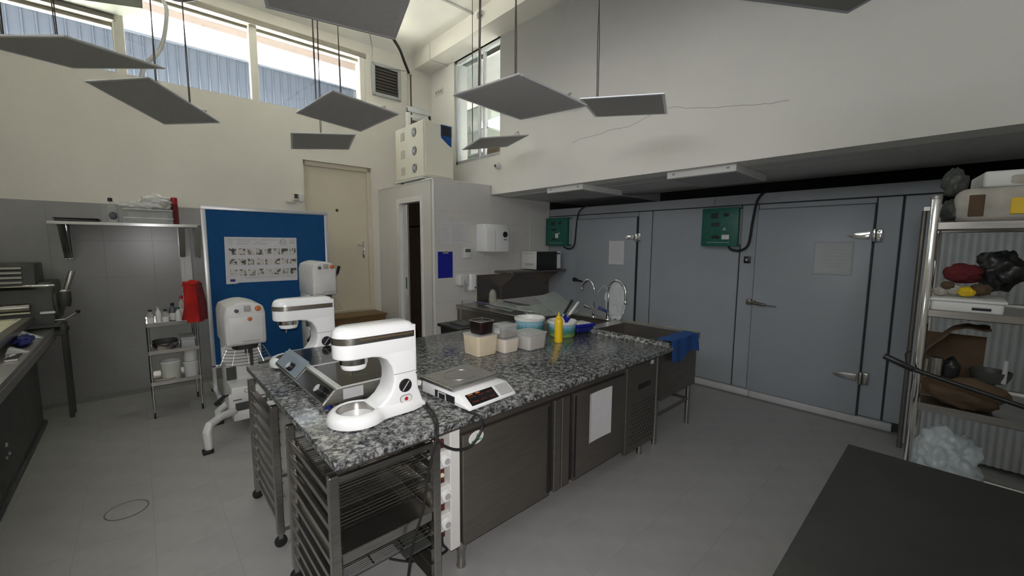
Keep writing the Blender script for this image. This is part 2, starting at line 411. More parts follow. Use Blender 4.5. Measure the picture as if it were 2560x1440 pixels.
# ------------------------------------------------------------------ ceiling, beam, upper wall
b = B(); b.box(-2.6, 3.52, -2.2, 5.80, 4.742, 4.84)
n = 8; pr = [(5.80, 4.742)]
for k in range(1, n+1):
    a = k/n*pi/2; pr.append((5.80+.56*sin(a), 4.742-.19*(1-cos(a))))
pr += [(6.40, 4.55), (6.40, 4.84), (5.80, 4.84)]
b.prism(pr, 'x', -2.6, 3.9); ceiling = struct('ceiling', b, m_ceil)
for k, (x0, x1, y0, y1) in enumerate(((-2.5, 3.5, 4.60, 4.635), (-2.5, 3.5, 1.6, 1.635), (2.0, 2.008, -2, 5.8))):
    b = B(); b.box(x0, x1, y0, y1, 4.728, 4.743, .003, 1); o = link('joint_strip', mesh_of('joint_strip', b, m_soffit), ceiling)
b = B(); b.box(3.49, 4.1, -2.2, 5.69, 4.50, 4.84); b.box(3.49, 4.1, 5.71, 6.36, 4.50, 4.84); struct('trim_7', b, m_wall)
b = B(); b.box(3.488, 4.1, 5.685, 5.715, 4.496, 4.742); struct('trim_8', b, m_soffit)
b = B(); holes(b, 'x', 3.81, 4.06, (-2.2, 2.414), (6.30, 4.60), [(4.43, 2.945, 5.53, 4.50)]); kill_inner(b)
wall_right = struct('wall_right', b, m_wallr)
def crack(pts):
    q = B(); P = []
    for (y0, z0), (y1, z1) in zip(pts, pts[1:]):
        for t in (0, .33, .66): P.append((3.8095, y0+(y1-y0)*t, z0+(z1-z0)*t+random.uniform(-.004, .004)))
    q.tube(P, .0016, 4); link('crack', mesh_of('crack', q, m_slat), wall_right)
crack([(1.994, 3.002), (1.907, 2.996), (1.811, 2.959), (1.683, 2.936), (1.51, 2.896), (1.46, 2.895), (1.256, 2.853), (1.126, 2.837), (.924, 2.827)])
crack([(2.16, 2.985), (2.277, 2.944), (2.412, 2.913), (2.655, 2.929), (2.757, 2.906), (3.03, 2.905), (3.205, 2.868)])
YB_ = 4.62
# soffit over the cold room and the void above it, its shade painted near-black
b = B(); b.box(4.06, 5.28, -2.2, 4.62, 2.414, 2.60); struct('trim_9', b, m_soffit)
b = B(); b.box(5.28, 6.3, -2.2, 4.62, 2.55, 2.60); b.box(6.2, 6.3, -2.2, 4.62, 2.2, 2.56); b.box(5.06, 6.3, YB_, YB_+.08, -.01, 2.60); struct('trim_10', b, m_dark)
b = B(); b.box(4.30, 4.304, -2.2, 4.60, 2.411, 2.4145); struct('trim_11', b, m_kick)
# other sides of the room, behind the camera
b = B(); holes(b, 'x', -2.75, -2.55, (-2.2, -.06), (6.34, 4.84), [(-1.8, 3.15, 2.6, 4.35)]); kill_inner(b); struct('wall_left', b, m_wall)  # left opening is out of view, added to light the upper walls
b = B(); b.box(-2.55, 6.3, -2.35, -2.2, -.06, 4.84); struct('wall_front', b, m_wall)
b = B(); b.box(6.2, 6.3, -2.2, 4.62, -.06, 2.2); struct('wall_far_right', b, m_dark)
# ------------------------------------------------------------------ mezzanine room behind the upper window
b = B(); b.box(4.06, 6.6, 3.4, 9.1, 2.40, 2.50); b.box(4.06, 5.4, 3.3, 9.1, 4.75, 4.85); b.box(5.4, 6.6, 4.9, 9.1, 4.75, 4.85); b.box(6.2, 6.6, 3.3, 4.9, 4.75, 4.85); b.box(5.4, 6.2, 3.3, 3.5, 4.75, 4.85); b.box(4.06, 6.6, 3.3, 3.4, 2.4, 4.85); b.box(4.06, 6.6, 9.1, 9.2, 2.4, 4.85); b.box(4.0, 4.06, 6.3, 9.2, 2.4, 4.85)  # gap in the roof is an unseen skylight, added to brighten the corner
holes(b, 'x', 6.5, 6.6, (3.4, 2.4), (9.2, 4.85), [(7.45, 3.6, 8.35, 4.72)])
struct('trim_12', b, m_kick)
b = B()
y0, y1 = 4.44, 5.52; z0, z1 = 2.955, 4.495
b.box(3.83, 3.90, y1-.05, y1, z0, z1, .004, 1); b.box(3.83, 3.90, y0, y0+.02, z0, z1, .004, 1); b.box(3.83, 3.90, y0, y1, z0, z0+.045, .004, 1); b.box(3.83, 3.90, y0, y1, z1-.04, z1, .004, 1)
b.box(3.825, 3.86, 4.90, 4.95, z0, z1, .004, 1); b.box(3.865, 3.905, 4.83, 4.89, z0, z1, .004, 1)
w4 = struct('window_4', b, m_alu)
for nm, ya, yb, xx, mm in (('pane', 4.95, 5.47, 3.845, m_glassd), ('pane', 4.46, 4.83, 3.885, m_glass)):
    g = B(); g.box(xx, xx+.006, ya, yb, z0+.04, z1-.035); link(nm, mesh_of(nm, g, mm), w4)
sh = thing('storage_shelf', 'pale metal shelving standing in the room behind the upper sliding window', 'shelf', (4.9, 6.2, 2.5))
for z in (2.9, 3.3, 3.7, 4.1): b = B(); b.box(4.6, 5.2, 5.7, 7.0, z, z+.03, .003, 1); part('shelf_board', b, m_mount, sh)
for x, y in ((4.6, 5.7), (5.17, 5.7), (4.6, 6.97), (5.17, 6.97)): b = B(); b.box(x, x+.03, y, y+.03, 2.5, 4.4); part('post', b, m_kick, sh)
b = B(); b.blob((4.55, 5.3, 2.95), (.22, .25, .45), 3, .2, 2, 3, 2.5); solo('dark_sack', b, m_brown, 'dark brown lump behind the dusty left pane of the upper sliding window', 'sack', (4.55, 5.3, 2.5))
# ------------------------------------------------------------------ booth in the corner
YB, XB = 4.62, 2.858
b = B(); b.box(XB, 5.06, YB, YB+.08, -.01, 2.413); b.box(XB, 3.80, YB, YB+.08, 2.413, 2.53); 
booth_front = struct('wall_booth_front', b, m_grout)
tiles(booth_front, XB+.002, 3.79, 2.532, .40, .40, lambda o, a, z: setattr(o, 'location', (a, YB-.0005, z)))
tiles(booth_front, 3.79, 5.04, 2.40, .40, .40, lambda o, a, z: setattr(o, 'location', (a, YB-.0005, z)))
b = B(); holes(b, 'x', XB, XB+.09, (YB+.08, -.01), (6.25, 2.53), [(4.94, -.02, 5.58, 2.285)]); kill_inner(b)
struct('wall_booth_side', b, m_tile)
b = B(); b.box(XB-.006, 3.81, YB-.012, 6.24, 2.53, 2.545, .003, 1); struct('trim_13', b, m_wplas)
b = B(); b.box(XB-.014, XB+.004, YB-.014, YB+.03, 0, 2.53, .004, 1); struct('trim_14', b, m_wplas)
# doorway: white frame, sliding leaf pulled most of the way open
b = B()
b.box(XB-.018, XB+.10, 5.54, 5.62, 0, 2.34, .004, 1); b.box(XB-.018, XB+.10, 4.90, 4.95, 0, 2.34, .004, 1); b.box(XB-.018, XB+.10, 4.95, 5.54, 2.275, 2.34, .004, 1)
d2 = struct('door_2', b, m_wplas)
b = B(); b.box(XB+.03, XB+.065, 5.40, 5.60, .01, 2.27, .004, 1); leaf = link('sliding_leaf', mesh_of('sliding_leaf', b, m_alu), d2)
b = B(); b.box(XB+.024, XB+.032, 5.425, 5.46, 1.05, 1.22, .003, 1); link('recessed_pull', mesh_of('recessed_pull', b, m_grey), leaf)
b = B(); b.box(3.72, 3.74, 4.72, 6.2, 0, 2.5); b.box(2.96, 3.74, 6.18, 6.2, 0, 2.5); b.box(2.96, 3.74, 4.705, 4.715, 0, 2.5); b.box(2.96, 3.74, 4.7, 6.2, 2.48, 2.5); struct('wall_closet', b, m_woodk)
cl = thing('clothes_rail', 'dark clothes rail with a hanger inside the open closet doorway', 'rail', (3.4, 5.2, 1.9))
b = B(); b.cyl((3.3, 4.72, 1.98), (3.3, 6.17, 1.98), .014); part('rail', b, m_black, cl)
b = B(); b.tube([(3.3, 5.3, 1.995), (3.3, 5.32, 2.03), (3.3, 5.28, 2.05), (3.3, 5.26, 2.0), (3.3, 5.26, 1.94), (3.3, 5.08, 1.88)], .005, 6); b.tube([(3.3, 5.26, 1.94), (3.3, 5.44, 1.88), (3.3, 5.08, 1.88)], .005, 6); part('hanger', b, m_black, cl)
b = B(); b.lathe([(0, -.03), (.035, -.028), (.042, 0), (.03, .026), (0, .03)], (3.3, 5.3, 1.80), 16); part('white_tag', b, m_wplas, cl)
st = thing('closet_carton', 'brown carton standing on the closet floor behind the doorway', 'box', (3.35, 5.2, 0))
b = B(); b.box(3.2, 3.6, 4.95, 5.4, 0, .52, .006, 1); part('carton_body', b, m_wood, st)
b = B(); b.box(3.19, 3.61, 4.94, 5.41, .52, .545, .004, 1); part('lid', b, m_brown, st)
b = B(); b.blob((3.3, 5.32, .66), (.12, .12, .12), 3, .2, 2, 5, .547); solo('white_bundle', b, m_bag, 'white plastic bundle lying on the carton in the closet', 'bag', (3.3, 5.32, .547))
# ------------------------------------------------------------------ door of the window wall
b = B()
u0, u1 = U(1.785), U(2.763)
b.box(u0, u0+.035, .05, .20, .68, 2.862, .004, 1); b.box(u1-.055, u1, .05, .20, .68, 2.862, .004, 1); b.box(u0, u1, .05, .20, 2.80, 2.862, .004, 1); b.box(u0, u1, .0, .20, .66, .69, .003, 1)
d1 = struct('door_1', b, m_door, None, WO, WY)
b = B(); b.box(u0+.035, u1-.055, .09, .13, .69, 2.80, .003, 1); leaf = link('door_leaf', mesh_of('door_leaf', b, m_door), d1)
b = B(); b.box(u1-.145, u1-.105, .084, .091, 1.48, 1.73, .006, 2); b.cyl((u1-.125, .084, 1.685), (u1-.125, .04, 1.685), .011); b.cyl((u1-.125, .045, 1.685), (u1-.235, .045, 1.685), .010); b.cyl((u1-.125, .086, 1.55), (u1-.125, .078, 1.55), .012); link('door_handle', mesh_of('door_handle', b, m_chrome), leaf)
b = B(); b.lathe([(0, 0), (.022, .0), (.018, .004), (0, .005)], None, 12, Matrix.Translation((U(2.25), .0895, 2.196)) @ Matrix.Rotation(RAD(90), 4, 'X')); link('hook_mark', mesh_of('hook_mark', b, m_brown), leaf)
th = wallthing('wall_thermostat', 'small cream switch box on the wall left of the raised door', 'switch')
b = B(); b.box(U(1.63), U(1.70), -.045, -.0002, 2.29, 2.385, .005); part('box_body', b, m_cab, th)
b = B(); b.box(U(1.645), U(1.69), -.048, -.0445, 2.315, 2.375, .001, 1); part('display', b, m_mach, th)
b = B(); b.box(U(1.71), U(1.765), -.03, -.0002, 2.28, 2.375, .004); part('switch_plate', b, m_wplas, th)
b = B(); b.box(U(1.55), U(1.66), -.03, -.0002, 2.255, 2.285, .004); part('ledge', b, m_cab, th)
# steps up to the door
stp = thing('wooden_steps', 'brown wooden steps below the raised cream door', 'steps', (2.35, 5.9, 0))
for (y0, y1, z1) in ((5.80, 6.22, .665), (5.50, 5.80, .44), (5.22, 5.50, .22)):
    b = B(); b.box(1.95, 2.72, y0, y1, 0, z1-.03, .004, 1); part('riser_box', b, m_wood, stp)
    b = B(); b.box(1.93, 2.74, y0-.02, y1, z1-.03, z1, .005, 1); part('tread', b, m_wood, stp)
# vent grille
vg = wallthing('vent_grille', 'square louvred vent grille high on the wall right of the clerestory windows', 'vent')
u0, u1, z0, z1 = U(2.80), U(3.27), 3.96, 4.44
b = B()
for q in ((u0, u0+.05, z0, z1), (u1-.05, u1, z0, z1), (u0+.05, u1-.05, z0, z0+.05), (u0+.05, u1-.05, z1-.05, z1)): b.box(q[0], q[1], -.035, -.0002, q[2], q[3], .004, 1)
part('frame', b, m_gwire, vg)
b = B(); b.box(u0+.05, u1-.05, -.006, -.0004, z0+.05, z1-.05); part('backing', b, m_dark, vg)
for k in range(8):
    z = z0+.075+k*.0455
    b = B(); b.box(u0+.052, u1-.052, -.015, .015, -.002, .002, 0, 1, Matrix.Translation((0, -.022, z)) @ Matrix.Rotation(RAD(-38), 4, 'X')); part('slat', b, m_slat, vg)
# conduits in the corner
cp = thing('corner_conduits', 'two thin pale conduits running up the corner beside the vent grille', 'pipe', (3.42, 6.16, 2.55))
for x in (3.40, 3.435): b = B(); b.cyl((x, 6.20, 2.55), (x, 6.20, 4.42), .012, seg=10); part('conduit', b, m_cab if x < 3.42 else m_slat, cp)
b = B(); b.box(3.38, 3.455, 6.17, 6.23, 4.40, 4.45, .004); part('junction', b, m_cab, cp)
b = B(); b.box(3.44, 3.81, 6.195, 6.30, 2.54, 4.50); struct('trim_15', b, m_wall)
ol = thing('socket_plate', 'three-gang white socket plate high beside the upper sliding window', 'socket', (3.805, 5.95, 3.95))
b = B(); b.box(3.797, 3.8098, 5.84, 6.06, 4.12, 4.21, .003); part('plate', b, m_wall, ol)
for k in range(3): b = B(); b.cyl((3.7975, 5.88+k*.07, 4.165), (3.793, 5.88+k*.07, 4.165), .022, seg=14); part('socket', b, m_lgrey, ol)
dc = thing('dome_camera', 'small round security camera on the wall under the upper sliding window', 'camera', (3.81, 4.445, 2.79))
b = B(); b.cyl((3.8098, 4.445, 2.79), (3.775, 4.445, 2.79), .05, .045, 20, .006); part('mount', b, m_wplas, dc)
b = B(); b.lathe([(.038, 0), (.036, .02), (.024, .036), (0, .042)], None, 18, Matrix.Translation((3.777, 4.45, 2.788)) @ Matrix.Rotation(RAD(-90), 4, 'Y')); part('eyeball', b, m_wplas, dc)
b = B(); b.lathe([(.019, .026), (.019, .040), (0, .043)], None, 14, Matrix.Translation((3.777, 4.45, 2.788)) @ Matrix.Rotation(RAD(-90), 4, 'Y')); part('lens', b, m_black, dc)
sd = thing('ceiling_sensor', 'small white sensor fixed to the beam under the ceiling', 'sensor', (3.47, 4.44, 4.62))
b = B(); b.box(3.46, 3.4895, 4.41, 4.47, 4.64, 4.70, .006); part('mount', b, m_wplas, sd)
b = B(); b.lathe([(0, -.05), (.022, -.04), (.03, 0), (.02, .03), (0, .04)], (3.45, 4.44, 4.64), 16); part('sensor_head', b, m_lgrey, sd)
# duct under the ceiling at the first window
du = thing('air_duct', 'pale boxed air duct across the top of the left clerestory window', 'duct', (-.9, 6.1, 4.12))
dpoly = [(-2.3, 6.30), (-.03, 6.295), (.205, 6.09), (.21, 5.90), (-.30, 6.15), (-2.3, 6.10)]
b = B(); b.prism(dpoly, 'z', 4.10, 4.45); part('duct_body', b, m_ductp, du)
b = B(); b.prism([(x+.004*(1 if x > -1 else 0), y-.006) for x, y in dpoly], 'z', 4.17, 4.185); part('flange', b, m_ductp, du)
# ------------------------------------------------------------------ cold room
XC = 5.05
cr = thing('cold_room', 'long grey walk-in cold room of insulated panels with two hinged doors along the right wall', 'cold room', (5.6, 2.4, 0))
b = B(); b.box(XC+.02, 6.15, .14, 4.615, 0, 2.27); part('core', b, m_seam, cr)
SG = .004
for (y0, y1, z0, z1) in ((4.02, 4.615, .085, 2.155), (2.785, 2.985, .085, 2.155), (1.70, 2.78, .085, 2.155), (1.53, 1.695, .085, 2.155), (.38, .555, .085, 2.155), (.137, .372, .085, 2.155), (2.985, 4.02, 2.095, 2.155), (.555, 1.53, 2.105, 2.155)):
    b = B(); b.box(XC, XC+.06, y0+SG, y1-SG, z0, z1, .004, 1); part('wall_panel', b, m_panel, cr)
for y0, y1 in ((.137, 2.0), (2.0, 4.615)):
    b = B(); b.box(XC-.002, XC+.06, y0+.001, y1-.001, 2.166, 2.276, .004, 1); part('fascia_panel', b, m_panel, cr)
b = B(); b.box(XC, 6.15, .137, 4.615, 2.26, 2.272); part('roof_panel', b, m_panel, cr)
for y0, y1 in ((.30, 1.5), (1.5, 4.6)):
    b = B(); b.prism([(XC-.05, .001), (XC+.05, .001), (XC+.05, .078), (XC-.035, .078)], 'y', y0, y1) if False else b.box(XC-.03, XC+.05, y0, y1, .001, .078, .012); part('skirting', b, m_kick, cr)
def hinge(par, y, z, ln=.20, m=m_chrome):
    b = B()
    b.prism([(y+ln, z+.004), (y+ln*.72, z+.026), (y+.03, z+.034), (y+.03, z-.034), (y+ln*.72, z-.026), (y+ln, z-.004)], 'x', XC-.056, XC-.036, .004)
    b.cyl((XC-.05, y, z-.058), (XC-.05, y, z+.058), .019, seg=14, bev=.003); b.box(XC-.045, XC-.0, y-.055, y-.012, z-.055, z+.055, .006)
    b.cyl((XC-.046, y-.034, z+.03), (XC-.052, y-.034, z+.03), .008, seg=10); b.cyl((XC-.046, y-.034, z-.03), (XC-.052, y-.034, z-.03), .008, seg=10)
    part('strap_hinge', b, m, par)
for (ya, yb, zt) in ((2.995, 4.01, 2.09), (.562, 1.525, 2.10)):
    b = B(); b.box(XC-.036, XC+.01, ya, yb, .082, zt, .009, 2); d = part('cold_room_door', b, m_panel, cr)
    b = B(); b.box(XC-.022, XC+.012, ya-.010, ya+.003, .084, zt-.004); b.box(XC-.014, XC+.012, yb-.002, yb+.007, .084, zt-.004); part('door_gasket', b, m_seam, d)
    hinge(d, ya-.012, 1.81, .19); hinge(d, ya-.012, .46, .21, m_steel)
    b = B(); zh = 1.085 if ya < 1 else 1.17
    b.cyl((XC-.036, yb-.02, zh), (XC-.075, yb-.02, zh), .024, seg=14, bev=.003); b.tube([(XC-.07, yb-.02, zh), (XC-.085, yb-.06, zh-.004), (XC-.085, yb-.15, zh-.012)], [.016, .017, .013], 10); b.tube([(XC-.085, yb-.15, zh-.012), (XC-.085, yb-.25, zh-.018)], .005, 8); b.box(XC-.045, XC-.002, yb+.012, yb+.06, zh-.03, zh+.03, .006)
    part('lever_handle', b, m_steeld if ya < 1 else m_black, d)
ks = thing('key_switch', 'small square black switch on the cold room panel left of the near door', 'switch', (XC, 1.607, 1.55))
b = B(); b.box(XC-.03, XC-.0002, 1.575, 1.64, 1.515, 1.59, .006); part('switch_body', b, m_black, ks)
b = B(); b.cyl((XC-.031, 1.607, 1.553), (XC-.041, 1.607, 1.553), .014, seg=12); part('key_barrel', b, m_lgrey, ks)
# papers on the doors
def sheet(name, lab, cat, x, y0, y1, z0, z1, m=m_paper, curl=.004, lines=0, group=None):
    t = thing(name, lab, cat, (x, (y0+y1)/2, z0), group=group)
    b = B(); b.surf(lambda u, v: (x-.001-curl*abs(2*u-1)**3*abs(2*v-1)**2, y0+(y1-y0)*u, z0+(z1-z0)*v), 8, 8, .0006); part('page', b, m, t)
    if lines:
        b = B()
        for k in range(lines):
            z = z1-(z1-z0)*(.12+.76*k/lines); e = random.uniform(.1, .45); b.box(x-.0022, x-.0012, y0+(y1-y0)*(.1 if k % 3 else .1+e*.5), y1-(y1-y0)*.1, z, z+.0035)
        part('print', b, m_lgrey, t, stuff=True)
    return t
sheet('door_notice', 'blank white sheet on the far cold room door left of its hinge', 'paper', XC-.037, 3.17, 3.415, 1.435, 1.765, lines=9)
sp = sheet('sleeved_notice', 'white sheet in a glossy plastic sleeve on the near cold room door', 'paper', XC-.037, .70, .985, 1.44, 1.74, lines=7)
b = B(); b.surf(lambda u, v: (XC-.042-.012*(u < .01)*(v > .9)-.006*random.random()*v, .685+(.315)*u, 1.425+.33*v), 10, 10, .0005); part('plastic_sleeve', b, m_clearp, sp)
# green control boxes, their cables
def ctrl(lab, y0, y1, z0, z1, sticker):
    t = thing('control_box', lab, 'control box', (XC, (y0+y1)/2, z0), group='green cold room control boxes')
    W, H = y1-y0, z1-z0
    P = lambda u, v: (y1-W*u, z1-H*v)                                # u from the left edge as seen, v down
    b = B(); b.box(XC-.115, XC-.002, y0, y1, z0, z1, .008); part('housing', b, m_green, t)
    b = B(); b.box(XC-.06, XC-.002, y0-.006, y0+.002, z0+.02, z1-.02, .003, 1); part('side_cover', b, m_lgrey, t)
    def plate(nm, ua, va, ub, vb, m, d=.004):
        b = B(); (ya, za), (yb, zb) = P(ua, va), P(ub, vb); b.box(XC-.115-d, XC-.1145, yb, ya, zb, za, .0015, 1); part(nm, b, m, t)
    plate('display', .26, .13, .46, .27, m_black); plate('selector', .60, .15, .74, .23, m_black); plate('meter', .28, .38, .50, .48, m_seam)
    plate('key_row', .30, .72, .52, .80, m_black)
    plate('sticker', *sticker, m_wplas, .002)
    b = B()
    for k in range(14):
        (ya, za) = P(.18+k*.045, .885); b.box(XC-.1165, XC-.1148, ya-.009*W/.45, ya, za-.012, za)
    part('print', b, m_lgrey, t, stuff=True)
    b = B(); (ya, za) = P(.64, .54); b.prism([(ya-.02, za-.018), (ya+.02, za-.018), (ya, za+.018)], 'x', XC-.1165, XC-.1148); part('warning_mark', b, m_lgrey, t)
    return t
ctrl('green control box by the far cold room door beside the booth wall', 4.14, 4.59, 1.69, 2.13, (.46, .56, .60, .72))
ctrl('green control box with a white sticker between the cold room doors', 1.69, 2.09, 1.70, 2.135, (.58, .70, .78, .82))
def cable(name, pts, r, m, lab, cat='cable', loc=None, seg=8, group=None):
    P = [Vector(p) for p in pts]; Q = []
    for i in range(len(P)-1):                                        # Catmull-Rom through the points
        p0, p1, p2, p3 = P[max(i-1, 0)], P[i], P[i+1], P[min(i+2, len(P)-1)]
        for k in range(6):
            t = k/6; Q.append(.5*((2*p1)+(-p0+p2)*t+(2*p0-5*p1+4*p2-p3)*t*t+(-p0+3*p1-3*p2+p3)*t**3))
    Q.append(P[-1]); b = B(); b.tube(Q, r, seg)
    if lab is None: return b
    return solo(name, b, m, lab, cat, loc or tuple(min(P, key=lambda p: p.z)), group)
cable('black_cable', [(XC-.05, 4.26, 1.69), (XC-.05, 4.22, 1.655), (XC-.045, 4.12, 1.65), (XC-.04, 4.05, 1.72), (XC-.035, 4.03, 1.95), (XC-.03, 4.0, 2.16), (XC-.03, 3.93, 2.25), (XC+.03, 3.86, 2.30)], .011, m_rub, 'black cable looping from the far green control box up to the gap')
cable('black_cable', [(XC-.05, 1.80, 1.70), (XC-.05, 1.77, 1.665), (XC-.045, 1.68, 1.655), (XC-.04, 1.60, 1.72), (XC-.035, 1.575, 1.95), (XC-.03, 1.55, 2.16), (XC-.03, 1.51, 2.25), (XC+.03, 1.47, 2.30)], .013, m_rub, 'black cable looping from the near green control box up to the gap')
# soffit light fixtures
for lab, y0, y1, x1 in (('boxy white light fitting under the soffit nearest the booth', 3.03, 3.59, 4.70), ('boxy white light fitting under the soffit above the near control box', 1.37, 2.00, 4.68)):
    t = thing('soffit_light', lab, 'light', ((3.87+x1)/2, (y0+y1)/2, 2.345), group='box lights under the soffit')
    b = B(); b.box(3.87, x1, y0, y1, 2.349, 2.4138, .004, 1); part('housing', b, m_wplas, t)
    b = B(); b.box(3.89, x1-.02, y0+.02, y1-.02, 2.345, 2.350, .001, 1); part('diffuser', b, m_diff, t)
    b = B()
    for y in (y0+.06, y0+.075, y1-.06, y1-.075): b.box(3.8685, 3.8705, y-.004, y+.004, 2.378, 2.392)
    part('vent_slots', b, m_grey, t)
# ------------------------------------------------------------------ hanging LED panels
def led(lab, c, rz, rx, ry, cables, ztop=4.742, drv=(.1, .24)):
    t = thing('ceiling_panel', lab, 'light panel', c, group='square light panels hung on cables', local=True)
    t.rotation_euler = (0, 0, 0)
    R_ = (Matrix.Rotation(RAD(rz), 4, 'Z') @ Matrix.Rotation(RAD(rx), 4, 'X') @ Matrix.Rotation(RAD(ry), 4, 'Y'))
    t.rotation_euler = R_.to_euler()
    h = .2985; fw = .020
    b = B()
    b.box(-h, h, -h, -h+fw, -.005, .006, .002, 1); b.box(-h, h, h-fw, h, -.005, .006, .002, 1); b.box(-h, -h+fw, -h+fw, h-fw, -.005, .006, .002, 1); b.box(h-fw, h, -h+fw, h-fw, -.005, .006, .002, 1)
    part('frame', b, m_alu, t)
    b = B(); b.box(-h+fw, h-fw, -h+fw, h-fw, -.004, .000); part('diffuser', b, m_diff, t)
    b = B(); b.box(-h+fw, h-fw, -h+fw, h-fw, .0005, .004); part('back_plate', b, m_gwire, t)
    b = B(); b.box(drv[0]-.07, drv[0]+.07, drv[1]-.025, drv[1]+.025, .005, .035, .003, 1); part('driver', b, m_grey, t)
    b = B(); b.tube([(drv[0]+.07, drv[1], .02), (drv[0]+.13, drv[1]-.03, .06), (drv[0]+.16, drv[1]-.1, .02)], .004, 6); part('lead', b, m_lgrey, t)
    Ri = R_.inverted()
    for (cx, cy) in cables:
        p = Vector((cx, cy, .006)); pw = R_ @ p; top = Ri @ Vector((pw.x+random.uniform(-.03, .03), pw.y+random.uniform(-.03, .03), ztop-c[2]))
        b = B(); mid = (p+top)/2
        for s in (-1, 1): b.tube([p+Vector((.004*s, 0, 0)), p*.75+top*.25+Vector((.007*s, 0, 0)), mid-Vector((.004*s, 0, 0)), top], .0035, 6)
        part('suspension_cable', b, m_cable, t)
        b = B(); b.cyl((cx, cy, .004), (cx, cy, .028), .012, seg=10); part('cable_clip', b, m_grey, t)
    return t
led('leftmost hanging panel, large grey square cut by the left edge of the view', (-.209, 3.499, 2.759), 46.6, .3, -8.4, [(.15, .22), (-.1, .25)])
led('grey hanging panel tilted steeply below the leftmost panel', (.201, 4.471, 2.817), -53.5, -14.9, 1.5, [(-.24, .2), (.02, .27)])
led('nearest hanging panel, seen from below at the top of the view', (.72, 1.93, 2.80), -17, -1, 2, [(0, .25), (.2, 0)])
led('hanging panel in front of the third clerestory window', (1.40, 3.605, 2.80), -80.8, -2.5, -4.8, [(-.10, -.22), (-.24, .08)])
led('small distant hanging panel over the raised cream door', (1.525, 4.648, 2.771), -14.4, -3.1, -5.8, [(0, .22)])
led('large hanging panel below the upper sliding window', (1.83, 1.939, 2.60), -89, -2.2, 3.9, [(-.27, .22), (-.26, -.12)])
led('rightmost hanging panel with a bright edge against the cracked wall', (2.898, 1.864, 2.784), -64.6, 3.6, 3.6, [(-.22, -.02)], 4.742)
led('hanging panel nearest the upper sliding window, above the dome camera', (3.142, 3.752, 2.877), -107.7, 9.4, -.2, [(-.2, -.2)], 4.742)
led('hanging panel cut off by the top right edge of the view', (2.14, .36, 2.80), -32, 0, 0, [(-.1, .2)])
# loose cables by the ceiling
cable('black_hose', [(1.55, 3.7, 3.70), (1.9, 4.4, 4.05), (2.40, 5.10, 4.45), (2.95, 5.68, 4.52), (3.18, 5.92, 4.44), (3.32, 6.05, 4.36)], .020, m_rub, 'thick black cable bundle running from the nearest hanging panel to the ceiling corner', 'cable')
cable('thin_wire', [(1.96, 4.5, 4.2), (2.35, 5.2, 4.16), (2.7, 5.9, 4.26), (3.3, 6.12, 4.40)], .004, m_slat, 'thin grey wire sagging under the black cable bundle', 'cable')
cable('black_hose', [(.28, 5.86, 4.42), (.42, 5.90, 4.30), (.60, 5.80, 4.30), (.76, 5.60, 4.40), (.86, 5.45, 4.72)], .026, m_rub, 'thick black bundle of cables under the ceiling beside the air duct', 'cable')
cable('grey_conduit', [(.27, 5.85, 4.40), (.36, 5.80, 4.22), (.38, 5.6, 4.0), (.30, 5.3, 3.55), (.16, 5.0, 3.25), (.10, 4.75, 2.95)], .018, m_lgrey, 'pale grey flexible conduit looping down in front of the clerestory window', 'cable')
cable('thin_wire', [(.80, 5.3, 4.73), (.95, 5.2, 4.55), (1.15, 5.1, 4.55), (1.28, 5.0, 4.73)], .004, m_slat, 'thin wire loop hanging from the ceiling by the clerestory window', 'cable')
# ------------------------------------------------------------------ ivory cabinet on the booth roof
ec = thing('power_cabinet', 'ivory metal cabinet with three round fans standing on the booth roof', 'cabinet', (3.18, 5.4, 2.546))
X0, X1, Y0, Y1, Z0, Z1 = 2.95, 3.42, 4.995, 5.80, 2.62, 3.37
b = B(); b.box(X0, X1, Y0, Y1, Z0, Z1, .006, 2); part('cabinet_body', b, m_cab, ec)
b = B(); b.box(X0+.01, X1-.02, Y0-.012, Y0+.002, Z0+.02, Z1-.02, .004, 1); part('front_door', b, m_cab, ec)
b = B(); b.box(X0-.012, X0+.002, Y0+.005, Y1-.005, Z0+.01, Z1-.01, .004, 1); part('side_panel', b, m_cab, ec)
for z in (3.24, 2.99, 2.755):
    y = 5.24
    b = B(); b.cyl((X0-.012, y, z), (X0-.02, y, z), .062, .058, 24); fg = part('fan_guard', b, m_mach, ec)
    b = B()
    for r in (.02, .036, .052): b.tube([(X0-.022, y+r*cos(a*pi/10), z+r*sin(a*pi/10)) for a in range(20)], .0025, 5, True)
    for a in range(4): q = a*pi/2+pi/4; b.tube([(X0-.023, y, z), (X0-.023, y+.085*cos(q), z+.085*sin(q))], .0025, 5)
    b.cyl((X0-.02, y, z), (X0-.028, y, z), .014, seg=12); part('guard_wires', b, m_alu, fg)
    b = B()
    for k in range(7): b.box(X0-.0145, X0-.0115, 5.51, 5.63, z-.06+k*.017, z-.053+k*.017)
    part('louvres', b, m_sand, ec)
b = B(); b.box(X0+.27, X1-.05, Y0-.016, Y0-.011, 3.20, 3.33, .002, 1); part('display', b, m_black, ec)
b = B(); b.prism([(X0+.26, 3.19), (X1-.04, 3.19), (X1-.04, 3.06), (X1-.10, 3.09), (X0+.26, 3.17)], 'y', Y0-.015, Y0-.011); b.box(X0+.255, X1-.035, Y0-.0145, Y0-.011, 3.19, 3.345); part('blue_label', b, m_navy if False else m_cloth, ec)
for y in (5.08, 5.7):
    for x in (2.99, 3.38): b = B(); b.cyl((x, y, 2.546), (x, y, 2.625), .022, seg=12); part('foot', b, m_mach, ec)
b = B(); b.box(2.93, 3.42, 4.78, 5.05, 2.546, 2.575, .004, 1); b.box(2.93, 3.42, 5.05, 5.83, 2.60, 2.622, .003, 1); part('base_board', b, m_wplas, ec)
